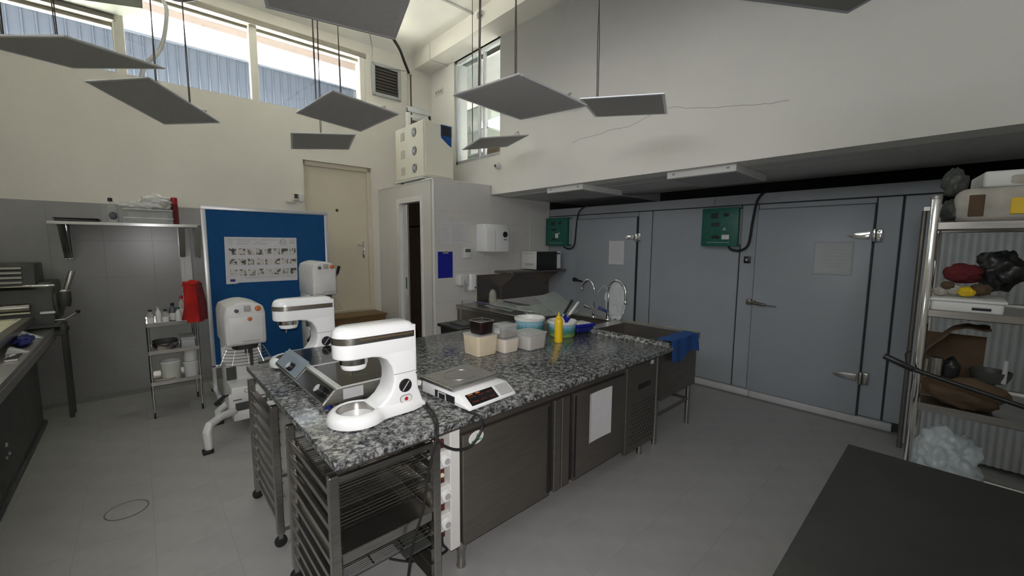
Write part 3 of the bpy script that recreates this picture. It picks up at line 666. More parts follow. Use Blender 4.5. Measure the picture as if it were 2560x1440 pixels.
rk = thing('slatted_rack', 'aluminium frame with brown slats standing behind the ivory cabinet', 'rack', (3.42, 5.95, 2.546))
b = B(); b.box(3.22, 3.25, 5.93, 5.96, 2.546, 3.80, .003, 1); b.box(3.60, 3.63, 5.93, 5.96, 2.546, 3.80, .003, 1); part('upright', b, m_black, rk)
b = B(); b.box(3.22, 3.63, 5.92, 5.965, 3.74, 3.82, .004, 1); part('head_rail', b, m_alu, rk)
for k in range(6): b = B(); b.box(3.25, 3.60, 5.935, 5.95, 3.66-k*.075, 3.70-k*.075, .002, 1); part('slat', b, m_slat if k % 2 else m_alu, rk)
b = B(); b.cyl((3.20, 5.88, 2.546), (3.20, 5.88, 3.70), .038, seg=18, bev=.004); solo('white_roll', b, m_wplas, 'white upright roll leaning behind the ivory cabinet', 'roll', (3.20, 5.88, 2.546))
# ------------------------------------------------------------------ on the booth front wall
for k, (x0, x1) in enumerate(((2.945, 3.135), (3.155, 3.365))):
    t = thing('wall_notice', ('left' if k == 0 else 'right')+' one of two plain white sheets pinned side by side above the blue clipboard', 'paper', ((x0+x1)/2, YB-.008, 1.70))
    b = B(); b.surf(lambda u, v: (x0+(x1-x0)*u, YB-.0098-.003*(2*u-1)**2, 1.70+.31*v), 6, 6, .0006); part('page', b, m_paper, t)
    b = B()
    for q in range(9): b.box(x0+.02, x1-.02-.05*random.random(), YB-.0125, YB-.0108, 1.96-q*.026, 1.9635-q*.026)
    part('print', b, m_lgrey, t, stuff=True)
t = thing('clipboard', 'deep blue clipboard hanging on the white booth wall', 'clipboard', (3.015, YB-.008, 1.255))
b = B(); b.box(2.90, 3.132, YB-.012, YB-.0078, 1.255, 1.605, .002, 1); part('board', b, m_blued, t)
b = B(); b.box(2.97, 3.065, YB-.018, YB-.0118, 1.583, 1.607, .003); b.cyl((2.98, YB-.016, 1.583), (3.055, YB-.016, 1.583), .006, seg=10); part('clip', b, m_chrome, t)
t = thing('wall_meter', 'small white meter with a grey display right of the blue clipboard', 'meter', (3.36, YB-.008, 1.52))
b = B(); b.box(3.305, 3.43, YB-.034, YB-.0078, 1.515, 1.655, .006); part('meter_body', b, m_wplas, t)
b = B(); b.box(3.325, 3.415, YB-.037, YB-.0335, 1.595, 1.64, .001, 1); part('display', b, m_grey, t)
t = thing('towel_dispenser', 'white paper towel dispenser with a dark round window on the booth wall', 'dispenser', (3.70, YB-.008, 1.60))
b = B(); b.prism([(4.375, 1.605), (YB-.0078, 1.605), (YB-.0078, 1.985), (4.43, 1.985), (4.375, 1.90)], 'x', 3.53, 3.94, .012); part('dispenser_body', b, m_white, t)
b = B(); b.prism([(4.372, 1.62), (4.378, 1.62), (4.378, 1.895), (4.372, 1.895)], 'x', 3.68, 3.685); part('cover_seam', b, m_lgrey, t)
b = B(); b.cyl((3.865, 4.376, 1.845), (3.865, 4.368, 1.845), .042, seg=22); part('window', b, m_black, t)
b = B(); b.box(3.84, 3.89, 4.37, 4.3755, 1.765, 1.778); part('logo_bar', b, m_grey, t)
t = thing('soap_dispenser', 'white wall soap dispenser with a grey spout below the meter', 'dispenser', (3.30, YB-.008, 1.04))
b = B(); b.box(3.16, 3.335, 4.50, YB-.0078, 1.14, 1.31, .03, 4); part('dispenser_body', b, m_wplas, t)
b = B(); b.box(3.335, 3.46, 4.49, YB-.0078, 1.06, 1.305, .035, 4); part('reservoir', b, m_white, t)
b = B(); b.prism([(3.225, 1.06), (3.27, 1.06), (3.262, 1.20), (3.245, 1.24), (3.232, 1.20)], 'y', 4.485, 4.51, .004); part('spout', b, m_lgrey, t)
b = B(); b.cyl((3.42, 4.489, 1.11), (3.42, 4.482, 1.11), .013, seg=12); part('lock', b, m_grey, t)
b = B(); b.box(3.54, 3.985, YB-.014, YB-.0078, .845, 1.27, .001, 1); solo('splash_panel', b, m_steeld, 'square stainless splash panel on the booth wall right of the soap dispenser', 'panel', (3.76, YB-.008, .845))
b = B(); b.box(3.99, 5.04, YB-.013, YB-.0078, .88, 1.29, .001, 1); solo('steel_backsplash', b, m_steeld, 'long dim steel backsplash under the microwave shelf', 'panel', (4.5, YB-.008, .88))
t = thing('microwave_shelf', 'steel wall shelf with a triangular bracket carrying the microwave', 'shelf', (4.5, 4.4, 1.25))
b = B(); b.box(3.86, 5.03, 4.22, YB-.014, 1.292, 1.322, .004, 1); part('shelf_board', b, m_steeld, t)
for x in (3.98, 4.88): b = B(); b.prism([(4.25, 1.292), (YB-.014, 1.292), (YB-.014, 1.06)], 'x', x, x+.012); part('bracket', b, m_steeld, t)
t = thing('microwave', 'white microwave with a black door on the steel wall shelf', 'microwave', (4.66, 4.42, 1.322))
b = B(); b.box(4.395, 4.925, 4.265, 4.59, 1.334, 1.605, .005); part('oven_body', b, m_wplas, t)
b = B(); b.box(4.395, 4.835, 4.247, 4.267, 1.337, 1.602, .004); part('oven_door', b, m_black, t)
b = B(); b.box(4.84, 4.925, 4.252, 4.267, 1.337, 1.602, .003, 1); part('control_panel', b, m_white, t)
b = B()
for k in range(6): b.box(4.3935, 4.3955, 4.33+k*.035, 4.352+k*.035, 1.565, 1.578)
for k in range(5): b.box(4.3935, 4.3955, 4.33+k*.04, 4.355+k*.04, 1.39, 1.425)
part('side_vents', b, m_lgrey, t, stuff=True)
b = B(); b.box(4.835, 4.90, 4.242, 4.268, 1.56, 1.58, .004); part('door_latch', b, m_black, t)
for x in (4.43, 4.89): b = B(); b.cyl((x, 4.31, 1.322), (x, 4.31, 1.336), .014, seg=10); part('foot', b, m_rub, t)
# ------------------------------------------------------------------ island: granite worktop, tray trolleys, refrigerated counter
GT = .90
isl = thing('granite_worktop', 'thick speckled grey granite worktop of the kitchen island', 'worktop', (1.78, 2.28, .868))
b = B(); b.box(.480, 3.10, 1.478, 3.10, .868, GT, .004, 2); part('slab', b, m_granite, isl)
from mathutils import noise as NZ
b = B(); b.surf(lambda u, v: (3.045+.06*v, 1.50+1.58*u, GT-.002+.032*sin(pi*min(1, v*1.3)*.6)+.009*NZ.noise((u*60, v*4, 1))), 90, 6); b.box(3.06, 3.10, 1.50, 3.08, .9, .915); part('upstand', b, m_granite, isl)
t = thing('support_frame', 'dark steel frame carrying the granite worktop', 'frame', (1.78, 2.28, 0))
b = B(); b.box(.53, 3.06, 1.545, 1.60, .825, .8675); b.box(.53, 3.06, 3.0, 3.05, .825, .8675); b.box(.525, .575, 1.6, 3.0, .825, .8675); b.box(3.01, 3.06, 1.6, 3.0, .825, .8675); part('top_rail', b, m_steeld, t)
for (x, y) in ((1.06, 2.36), (1.06, 3.02), (3.03, 3.02)): b = B(); b.box(x-.02, x+.02, y-.02, y+.02, 0, .825, .003, 1); part('leg', b, m_steeld, t)
def trolley(lab, y0):
    t = thing('tray_trolley', lab, 'trolley', (.72, y0+.31, 0), group='tray trolleys under the granite')
    X0, X1, Y0, Y1 = .475, .962, y0, y0+.63
    for x in (X0, X1-.037):
        for y in (Y0, Y1-.037):
            b = B(); b.box(x, x+.037, y, y+.037, .075, .822, .004, 1); part('post', b, m_steel, t)
            b = B(); b.cyl((x+.018, y+.006, .032), (x+.018, y+.03, .032), .032, seg=16, bev=.004); c = part('caster', b, m_rub, t)
            b = B(); b.box(x+.006, x+.030, y+.002, y+.036, .05, .078, .003, 1); part('caster_fork', b, m_steel, c)
    for z in (.80, .10):
        for y in (Y0+.004, Y1-.03): b = B(); b.box(X0+.037, X1-.037, y, y+.026, z-.012, z+.012, .003, 1); part('cross_rail', b, m_steel, t)
    for k in range(9):
        z = .735-k*.0745
        for x, sx in ((X0+.006, 1), (X1-.006, -1)):
            b = B(); b.prism([(x, z+.022), (x, z-.002), (x+sx*.042, z-.002), (x+sx*.042, z), (x+sx*.003, z), (x+sx*.003, z+.022)], 'y', Y0+.02, Y1-.02); part('tray_guide', b, m_steel, t)
    return t
trolley('steel tray trolley with wire grids under the near corner of the granite', 1.525)
trolley('steel tray trolley under the far left corner of the granite, beside the floor mixer', 2.435)
def grid(lab, z, y0, n=26):
    t = thing('wire_grid', lab, 'oven rack', (.72, y0+.3, z), group='wire grids in the near trolley')
    b = B(); b.tube([(.505, y0, z), (.935, y0, z), (.935, y0+.58, z), (.505, y0+.58, z)], .0042, 6, True); part('rim', b, m_chrome, t)
    b = B()
    for k in range(1, n): b.tube([(.507, y0+.58*k/n, z+.002), (.933, y0+.58*k/n, z+.002)], .0016, 4)
    part('wires', b, m_steel, t, stuff=True)
    for x in (.65, .79): b = B(); b.tube([(x, y0, z-.003), (x, y0+.58, z-.003)], .003, 5); part('cross_wire', b, m_chrome, t)
for z, y0, l in ((.740, 1.56, 'topmost wire grid in the near tray trolley'), (.666, 1.545, 'second wire grid from the top in the near tray trolley'), (.592, 1.538, 'third wire grid from the top in the near tray trolley'), (.3685, 1.55, 'wire grid below the steel pan in the near tray trolley')): grid(l, z, y0)
t = thing('baking_pan', 'deep dull steel pan slid in between the wire grids of the near trolley', 'pan', (.72, 1.84, .435))
b = B(); b.box(.515, .925, 1.54, 2.12, .435, .438); b.box(.515, .925, 1.54, 1.543, .435, .482); b.box(.515, .518, 1.54, 2.12, .435, .482); b.box(.922, .925, 1.54, 2.12, .435, .482); b.box(.515, .925, 2.117, 2.12, .435, .482); part('pan_body', b, m_steel, t)
b = B(); b.tube([(.515, 1.54, .482), (.925, 1.54, .482), (.925, 2.12, .482), (.515, 2.12, .482)], .004, 6, True); part('rolled_rim', b, m_chrome, t)
b = B(); b.box(.80, .935, 1.56, 2.02, .296, .3005); b.box(.80, .935, 1.56, 1.564, .296, .312); solo('dark_tray', b, m_mach, 'dark tray lying askew on the low guides of the near trolley', 'tray', (.87, 1.8, .295))
# refrigerated counter
YF = 1.60
fc = thing('refrigerated_counter', 'low dull steel refrigerated counter with two doors under the granite', 'refrigerator', (2.08, 1.95, 0))
b = B(); b.box(1.125, 3.06, YF+.02, 2.33, .165, .824, .004, 1); part('cabinet_body', b, m_steeld, fc)
b = B(); b.box(1.066, 1.1245, YF+.004, 2.33, .165, .866, .004, 1); part('side_panel', b, m_wplas, fc)
b = B(); b.box(1.1245, 3.06, YF+.005, YF+.02, .765, .824, .002, 1); part('top_fascia', b, m_steeld, fc)
b = B(); b.box(1.78, 2.0, YF+.012, YF+.0205, .172, .76); part('door_recess', b, m_dark, fc)
for (x0, x1) in ((1.134, 1.774), (2.004, 2.606)):
    b = B(); b.box(x0, x1, YF-.012, YF+.018, .170, .757, .005, 2); d = part('counter_door', b, m_steeld, fc)
    hx = x1-.012 if x0 < 1.5 else x0+.012
    b = B(); b.box(hx-.009, hx+.009, YF-.0135, YF-.0118, .19, .74); part('grip_channel', b, m_black, d)
for (x0, x1) in ((1.816, 1.880), (1.888, 1.962)):
    b = B(); b.box(x0, x1, YF-.010, YF+.015, .170, .757, .004, 1); part('centre_post', b, m_steeld, fc)
b = B(); b.box(2.616, 3.058, YF-.010, YF+.018, .118, .80, .005, 1); cp_ = part('compressor_panel', b, m_steeld, fc)
b = B(); b.box(2.78, 2.965, YF-.0125, YF-.0095, .595, .637, .018, 4); part('grip_slot', b, m_black, cp_)
b = B()
for i in range(9):
    for j in range(11):
        x = 2.70+i*.038+(j % 2)*.019; z = .18+j*.031
        if x < 3.03: b.prism([(x-.009, z), (x, z+.008), (x+.009, z), (x, z-.008)], 'y', YF-.0112, YF-.0095)
part('perforations', b, m_dark, cp_, stuff=True)
b = B(); b.box(2.955, 3.0, YF-.0115, YF-.0098, .765, .795); part('data_sticker', b, m_wplas, cp_)
for (x, y) in ((1.165, 1.66), (2.95, 1.66), (1.165, 2.28), (2.95, 2.28)):
    b = B(); b.lathe([(.0, .0), (.024, 0), (.026, .006), (.021, .03), (.021, .09), (.027, .10), (.027, .166)], (x, y, 0), 18); part('foot', b, m_steel, fc)
ov = thing('oval_badge', 'oval white badge with a green print on the counter door below the hanging cable', 'badge', (1.213, YF-.012, .68))
b = B(); b.lathe([(0, .003), (.046, .003), (.048, 0), (0, 0)], None, 28, Matrix.Translation((1.213, YF-.0122, .725)) @ Matrix.Rotation(RAD(-8), 4, 'Y') @ Matrix.Rotation(RAD(90), 4, 'X'), 1, .72); part('badge_plate', b, m_wplas, ov)
b = B(); b.prism([(1.208, .720), (1.218, .748), (1.222, .732), (1.236, .738), (1.224, .720)], 'y', YF-.0164, YF-.015); b.box(1.183, 1.245, YF-.0164, YF-.015, .708, .714); part('print', b, m_sticker, ov)
pn = thing('door_notice', 'white sheet in a sleeve taped to the second counter door', 'paper', (2.28, YF-.012, .38))
b = B(); b.surf(lambda u, v: (2.158+.255*u, YF-.0135-.004*(u-.5)**2*4, .375+.342*v), 6, 6, .0008); part('page', b, m_paper, pn)
b = B(); b.box(2.158, 2.172, YF-.0195, YF-.0182, .375, .717); part('sleeve_edge', b, m_clearp, pn)
# sockets on the white side
b = B(); b.box(.985, 1.0645, 1.655, 1.668, .22, .74, .002, 1); solo('socket_strip', b, m_redd, 'dark red mounting strip with sockets left of the white counter post', 'strip', (1.025, 1.66, .22))
for k, z in enumerate((.657, .476, .328)):
    t = thing('wall_socket', ('top', 'middle', 'lowest')[k]+' of three white surface sockets beside the white counter post', 'socket', (1.04, 1.64, z-.04), group='white sockets beside the counter post')
    b = B(); b.box(.992, 1.075, 1.612, 1.6545, z-.044, z+.044, .008, 3); part('socket_box', b, m_wplas, t)
    b = B(); b.cyl((1.045, 1.613, z-.004), (1.045, 1.598, z-.004), .031, .029, 22, .003); part('socket_face', b, m_white, t)
    b = B(); b.cyl((1.045, 1.5985, z-.004), (1.045, 1.594, z-.004), .015, seg=14); part('plug_well', b, m_lgrey, t)
b = cable('power_cord', [(1.03, 1.63, .286), (1.04, 1.64, .20), (1.085, 1.67, .13), (1.06, 1.74, .06), (.98, 1.85, .008), (.9, 1.95, .007)], .006, m_rub, None); bmesh.ops.translate(b.bm, verts=b.bm.verts, vec=(ROOTS[t] if t in ROOTS else Vector((0, 0, 0)))-t.location); bmesh.ops.transform(b.bm, matrix=Matrix.Rotation(-t.rotation_euler.z, 4, 'Z'), verts=b.bm.verts); part('power_cord', b, m_rub, t)
t = thing('rocker_switch', 'small cream toggle on the red strip between the upper two sockets', 'switch', (1.035, 1.65, .54))
b = B(); b.cyl((1.035, 1.65, .56), (1.035, 1.625, .575), .011, seg=10, bev=.003); part('toggle', b, m_cream, t)
b = B(); b.box(1.015, 1.055, 1.645, 1.6545, .535, .590, .003, 1); part('switch_base', b, m_redd, t)
# ------------------------------------------------------------------ bench planetary mixers
def bench_mixer(lab, loc, worn=False):
    m = m_white
    t = thing('bench_mixer', lab, 'stand mixer', loc, 0, 'white bench mixers on the granite', local=True)
    N = 56; RO = .128; xr = .305
    def outl(grow, z, xr=xr, hw=.088):
        pts = []
        for k in range(N):
            a = -pi+2*pi*k/N; c, s = cos(a), sin(a); r = RO+grow
            if c > 0:
                # run the ring out into the column foot
                X = xr+grow*.6; hwg = hw+grow*.6+(.03)*(1-min(1, abs(c)*1.2))
                tx = X/c; ty = (hwg/abs(s)) if abs(s) > 1e-4 else 9
                rr = min(tx, ty); rr = max(rr, r) if rr < r else rr
                q = 8; rr = min(rr, (1/((c/X)**q+(abs(s)/hwg)**q))**(1/q)) if rr > r else rr
                r = max(r, rr)
            pts.append((r*c, r*s, z))
        return pts
    def inner(r, z): return [(r*cos(-pi+2*pi*k/N), r*sin(-pi+2*pi*k/N), z) for k in range(N)]
    loops = [outl(-.012, .003), outl(-.002, .007), outl(0, .022), outl(-.004, .040), outl(-.016, .054), outl(-.028, .060)]
    b = B(); b.loft(loops+[inner(.090, .060), inner(.086, .056), inner(.084, .02)], True, True); part('base', b, m, t)
    b = B(); b.lathe([(.0835, .057), (.0815, .055), (.081, .013), (0, .011)], (0, 0, 0), 40); part('bowl_seat', b, m_steel, t)
    # column with the sweeping inner curve
    poly = [(.270, .420), (.272, .20), (.278, .11), (.300, .045), (.318, .030), (.318, .008), (.10, .008), (.06, .056), (.085, .068), (.115, .090), (.140, .125), (.152, .165), (.152, .205), (.142, .240), (.118, .275), (.085, .292), (.03, .300), (.03, .34), (.20, .42)]
    b = B(); b.prism(poly, 'y', -.074, .074, .013, 3); part('column', b, m, t)
    # head, rounded in plan
    def plan(g, z):
        P = []
        x0, x1, hw = -.020, .245, .075+g
        for k in range(17): a = pi/2+pi*k/16; P.append((x0+hw*cos(a)*1.0, hw*sin(a), z))
        rc = .028
        for k in range(7): a = -pi/2+pi/2*k/6; P.append((x1+g+.025-rc+rc*cos(a), -hw+rc+rc*sin(a), z))
        for k in range(7): a = pi/2*k/6; P.append((x1+g+.025-rc+rc*cos(a), hw-rc+rc*sin(a), z))
        return P
    b = B(); b.loft([plan(-.006, .300), plan(-.001, .304), plan(0, .312), plan(0, .402), plan(-.005, .421), plan(-.016, .434), plan(-.034, .4405)], True, True); part('head', b, m, t)
    b = B(); b.loft([plan(-.003, .366), plan(.0022, .367), plan(.0022, .396), plan(-.003, .397)], True, True); bd = part('band', b, m_steel, t)
    b = B(); b.box(.00, .25, -.0785, -.0770, .3835, .3855); b.box(.00, .25, -.0785, -.0770, .3885, .3895); part('band_print', b, m_wood, bd)
    text('letter', 'K', .016, m_black, bd, Matrix.Translation((-.052, -.0718, .386)) @ Matrix.Rotation(RAD(-25), 4, 'Z') @ Matrix.Rotation(RAD(90), 4, 'X'))
    b = B(); b.lathe([(.066, .304), (.066, .298), (.061, .297), (.061, .272), (.056, .270)], (-.005, 0, 0), 30); part('collar', b, m_chrome, t)
    b = B(); b.lathe([(.050, .271), (.056, .271), (.055, .256), (.050, .247), (0, .247)], (-.005, 0, 0), 30); part('hub', b, m, t)
    b = B(); b.cyl((-.022, -.01, .250), (-.022, -.01, .218), .0048, seg=10); b.cyl((.004, .012, .250), (.004, .012, .232), .003, seg=8); part('drive_pin', b, m_chrome, t)
    b = B(); b.box(.150, .274, -.0755, -.0735, .1985, .2000); part('seam', b, m_grey, t)
    b = B(); b.cyl((.205, -.0735, .137), (.205, -.082, .137), .033, .031, 30, .003); kn = part('speed_knob', b, m_black, t)
    b = B(); b.box(-.0025, .0025, -.0845, -.081, -.027, .027, .001, 1, Matrix.Translation((.205, 0, .137)) @ Matrix.Rotation(RAD(38), 4, 'Y')); part('pointer', b, m_lgrey, kn)
    def oval(x, z, hw, hh, n=24):
        return [(x+(hw-hh)*(1 if cos(a) > 0 else -1)+hh*cos(a), z+hh*sin(a)) for a in [2*pi*k/n+.01 for k in range(n)]]
    b = B(); b.prism(oval(.208, .072, .031, .019), 'y', -.0755, -.0735); sw = part('switch_plate', b, m_grey, t)
    b = B(); b.prism(oval(.208, .072, .0285, .0165), 'y', -.0765, -.0752); part('switch_face', b, m_wplas, sw)
    b = B(); b.cyl((.208, -.076, .072), (.208, -.080, .072), .0095, seg=16, bev=.002); part('red_button', b, m_redp, sw)
    b = B(); b.cyl((.264, -.073, .186), (.264, -.0755, .186), .0035, seg=8); part('screw', b, m_black, t)
    b = B(); b.box(.285, .312, -.03, .0, .10, .125, .005, 1, Matrix.Rotation(RAD(12), 4, 'Y') @ Matrix.Translation((-.022, 0, .06))); part('cable_clip', b, m_wplas, t)
    for (x, y) in ((-.07, .06), (-.07, -.06), (.27, .06), (.27, -.06)): b = B(); b.cyl((x, y, 0), (x, y, .008), .014, seg=10); part('foot', b, m_rub, t)
    return t
mx1 = bench_mixer('nearest white bench mixer with a bright empty bowl ring at the granite corner', (.69, 1.795, GT))
mx2 = dup(mx1, (.712, 2.955, GT), RAD(2), 'far white bench mixer with a dusty head standing behind the glass hob')
b = cable('power_cord', [(1.03, 1.80, .905), (.98, 1.60, .907), (.925, 1.49, .905), (.905, 1.468, .86), (.885, 1.475, .78), (.87, 1.49, .677), (.845, 1.49, .545), (.80, 1.50, .40), (.765, 1.50, .20), (.76, 1.52, .008), (.85, 1.6, .007)], .006, m_rub, None); bmesh.ops.translate(b.bm, verts=b.bm.verts, vec=(ROOTS[mx1] if mx1 in ROOTS else Vector((0, 0, 0)))-mx1.location); bmesh.ops.transform(b.bm, matrix=Matrix.Rotation(-mx1.rotation_euler.z, 4, 'Z'), verts=b.bm.verts); part('power_cord', b, m_rub, mx1)
# ------------------------------------------------------------------ double ceramic hob
hb = thing('induction_hob', 'two-plate black glass hob in a steel case with a sloping knob panel', 'hob', (.80, 2.45, GT))
HZ = 1.003; x0, xs, x1 = .603, .668, 1.10; y0, y1 = 1.985, 2.905
b = B(); b.prism([(x0+.004, .925), (x0, .935), (xs, HZ-.004), (x1, HZ-.004), (x1, .925)], 'y', y0, y1, .003, 1); part('case', b, m_steel, hb)
b = B()
for q in ((xs, xs+.03, y0, y1), (x1-.02, x1, y0, y1), (xs+.03, x1-.02, y0, y0+.014), (xs+.03, x1-.02, y1-.014, y1), (xs+.03, x1-.02, 2.432, 2.462)): b.box(*q, HZ-.004, HZ+.001, .001, 1)
part('top_frame', b, m_alu, hb)
for ya, yb in ((y0+.014, 2.432), (2.462, y1-.014)):
    b = B(); b.box(xs+.03, x1-.02, ya, yb, HZ-.005, HZ+.0005); g = part('glass_plate', b, m_glassdark, hb)
    b = B(); cx, cy = (xs+x1)/2+.01, (ya+yb)/2; b.tube([(cx+.115*cos(k*pi/24), cy+.115*sin(k*pi/24), HZ+.0004) for k in range(48)], .0014, 4, True); part('heat_ring', b, m_grey, g)
Mp = Matrix.Translation((x0, 0, .935)) @ Matrix.Rotation(math.atan2(xs-x0, HZ-.939), 4, 'Y')
ln = math.hypot(xs-x0, HZ-.939)
for k, (ya, yb) in enumerate(((y0+.01, 2.44), (2.45, y1-.01))):
    b = B(); b.box(-.0025, .001, ya, yb, .006, ln-.006, .001, 1, Mp); part('control_glass', b, m_glassdark, hb)
    yc = ya+.10 if k == 0 else ya+.16
    b = B(); b.cyl((0, 0, 0), (-.032, 0, 0), .026, .023, 24, .004); bmesh.ops.transform(b.bm, matrix=Mp @ Matrix.Translation((-.002, yc, ln*.5)), verts=b.bm.verts); kn = part('knob', b, m_black, hb)
    b = B(); b.cyl((-.031, 0, 0), (-.0335, 0, 0), .020, seg=22); bmesh.ops.transform(b.bm, matrix=Mp @ Matrix.Translation((-.002, yc, ln*.5)), verts=b.bm.verts); part('knob_cap', b, m_alu, kn)
b = B(); b.surf(lambda u, v: Mp @ Vector((-.0045-.002*NZ.noise((u*14, v*5, 3)), 2.46+.42*u, .012+(ln+.02)*v-.022*(v > .01)*0)), 14, 5, .0004); part('peeling_film', b, clear('blue_film', (.42, .50, .58), .30, .30), hb)
b = B(); b.box(.70, .80, y0-.0015, y0+.001, .94, .992); part('rating_label', b, m_lgrey, hb)
for (x, y) in ((x0+.04, y0+.04), (x0+.04, y1-.04), (x1-.05, y0+.04), (x1-.05, y1-.04)): b = B(); b.cyl((x, y, GT), (x, y, .926), .016, .02, 14); part('foot', b, m_navy, hb)
# ------------------------------------------------------------------ scale
sc = thing('counter_scale', 'white counter scale with a steel pan, dark display and keypad', 'scale', (1.26, 1.76, GT), RAD(4), local=True)
b = B(); b.prism([(-.235, .012), (-.235, .022), (-.165, .068), (.15, .068), (.15, .012)], 'x', -.165, .165, .008, 2); part('scale_body', b, m_white, sc)
b = B(); b.box(-.167, -.163, -.13, .03, .018, .055); part('side_recess', b, m_black, sc)
b = B(); b.tube([(-.168, -.06, .02), (-.168, -.06, .05), (-.168, .0, .05), (-.168, .0, .02)], .004, 6); part('side_trim', b, m_lgrey, sc)
b = B(); b.prism([(-.155, -.10), (.155, -.10), (.155, .16), (-.155, .16)], 'z', .090, .094, .0) ; b.box(-.165, .165, -.11, .17, .086, .091, .004, 2); b.box(-.165, .165, -.112, -.106, .074, .09, .002, 1); b.box(-.165, -.159, -.11, .17, .074, .09, .002, 1); b.box(.159, .165, -.11, .17, .074, .09, .002, 1); pan_ = part('weighing_pan', b, m_steelh, sc)
b = B(); b.tube([(.09*cos(k*pi/20), .03+.085*sin(k*pi/20), .0945) for k in range(40)], .0016, 4, True); part('pan_ring', b, m_steel, pan_)
for sx in (-.1, .1):
    for sy in (-.06, .11): b = B(); b.cyl((sx, sy, .066), (sx, sy, .088), .012, seg=10); part('pan_support', b, m_grey, sc)
Mf = Matrix.Translation((0, -.235, .022)) @ Matrix.Rotation(math.atan2(.046, .07), 4, 'X'); L_ = math.hypot(.046, .07)
def face(nm, a, c, v0, v1, m, par, d=.0015):
    b = B(); b.box(a, c, v0*L_, v1*L_, 0, d, .0006, 1, Mf); return part(nm, b, m, par)
dp = face('display', -.135, .045, .10, .93, m_glassdark, sc); kp = face('keypad', .062, .152, .10, .93, m_lgrey, sc)
b = B()
for i in range(3):
    for j in range(2): b.box(-.12+i*.055, -.08+i*.055, (.28+.36*j)*L_, (.36+.36*j)*L_, .0014, .0022, 0, 1, Mf)
part('display_print', b, m_redd, dp)
b = B(); b.box(-.07, -.045, .80*L_, .88*L_, .0014, .0022, 0, 1, Mf); b.box(-.12, -.09, .82*L_, .88*L_, .0014, .0022, 0, 1, Mf); part('display_band', b, m_orange, dp)
b = B()
for i in range(6):
    for j in range(5): b.box(.067+i*.0137, .078+i*.0137, (.16+.15*j)*L_, (.27+.15*j)*L_, .0014, .0024, 0, 1, Mf)
part('keys', b, m_diff, kp)
for sx in (-.14, .14):
    for sy in (-.19, .12): b = B(); b.cyl((sx, sy, 0), (sx, sy, .016), .012, .016, 12); part('foot', b, m_rub, sc)
b = cable('power_cord', [(1.02, 1.86, .905), (1.0, 1.74, .907), (.96, 1.60, .907), (.92, 1.50, .906), (.895, 1.458, .885), (.925, 1.45, .835), (1.0, 1.45, .787), (1.08, 1.45, .780), (1.142, 1.45, .842), (1.135, 1.455, .900), (1.12, 1.54, .906), (1.14, 1.62, .907)], .006, m_rub, None); bmesh.ops.translate(b.bm, verts=b.bm.verts, vec=(ROOTS[sc] if sc in ROOTS else Vector((0, 0, 0)))-sc.location); bmesh.ops.transform(b.bm, matrix=Matrix.Rotation(-sc.rotation_euler.z, 4, 'Z'), verts=b.bm.verts); part('power_cord', b, m_rub, sc)
# ------------------------------------------------------------------ tubs and boxes on the granite
def tub(name, lab, x0, x1, y0, y1, z0, h, fill, fh, lid, group=None, label=False, rot=0, body=m_clearp):
    t = thing(name, lab, 'container', ((x0+x1)/2, (y0+y1)/2, z0), RAD(rot), group, local=True)
    hx, hy = (x1-x0)/2, (y1-y0)/2; k = .90
    def lp(s, z, r=.02):
        P = []
        for cx, cy, a0 in ((1, 1, 0), (-1, 1, 90), (-1, -1, 180), (1, -1, 270)):
            for j in range(5): a = RAD(a0+22.5*j); P.append((cx*(hx*s-r)+r*cos(a), cy*(hy*s-r)+r*sin(a), z))
        return P
    b = B(); b.loft([lp(k-.02, .0015), lp(k, .005), lp(1, h), lp(1-.02, h), lp(k-.025, .007)], True, True); part('tub_body', b, body, t)
    if fill: b = B(); b.loft([lp(k-.03, .008), lp(k-.03+(.1)*fh, .008+(h-.012)*fh)]); part('contents', b, fill, t)
    b = B(); b.loft([lp(1.0, h-.004), lp(1.035, h-.004), lp(1.035, h+.002), lp(1.0, h+.003)], True, True) if lid else b.loft([lp(1.0, h-.004), lp(1.04, h-.003), lp(1.04, h+.002), lp(.985, h+.002), lp(.985, h-.004)], False, False); part('lid' if lid else 'rim', b, lid or m_clearp, t)
    if label: b = B(); b.box(-hx*.93-.002, -hx*.93+.0005, -.03, .03, h*.35, h*.8); part('label_patch', b, m_wplas, t)
    return t
tub('food_box', 'large cream-filled food box below the dark chocolate tub', 1.735, 1.925, 2.245, 2.44, GT, .150, m_cream, .96, m_clearp, None, body=m_cream)
tub('food_box', 'small pale food box between the cream box and the lidded white box', 1.945, 2.10, 2.20, 2.36, GT, .105, m_flour, .95, m_clearp, None, body=m_flour)
tub('food_box', 'milky food box with a closed lid right of the small pale box', 2.125, 2.325, 2.125, 2.325, GT, .128, m_flour, .86, m_clearp, None)
tub('chocolate_tub', 'open tub full of dark chocolate on the cream box', 1.765, 1.90, 2.262, 2.40, GT+.155, .095, m_choc, .97, None, None, rot=4, body=m_choc)
tub('food_box', 'clear lidded tub with a little brown content on the small pale box', 1.94, 2.095, 2.215, 2.365, GT+.11, .092, m_wood, .28, m_clearp, None, True)
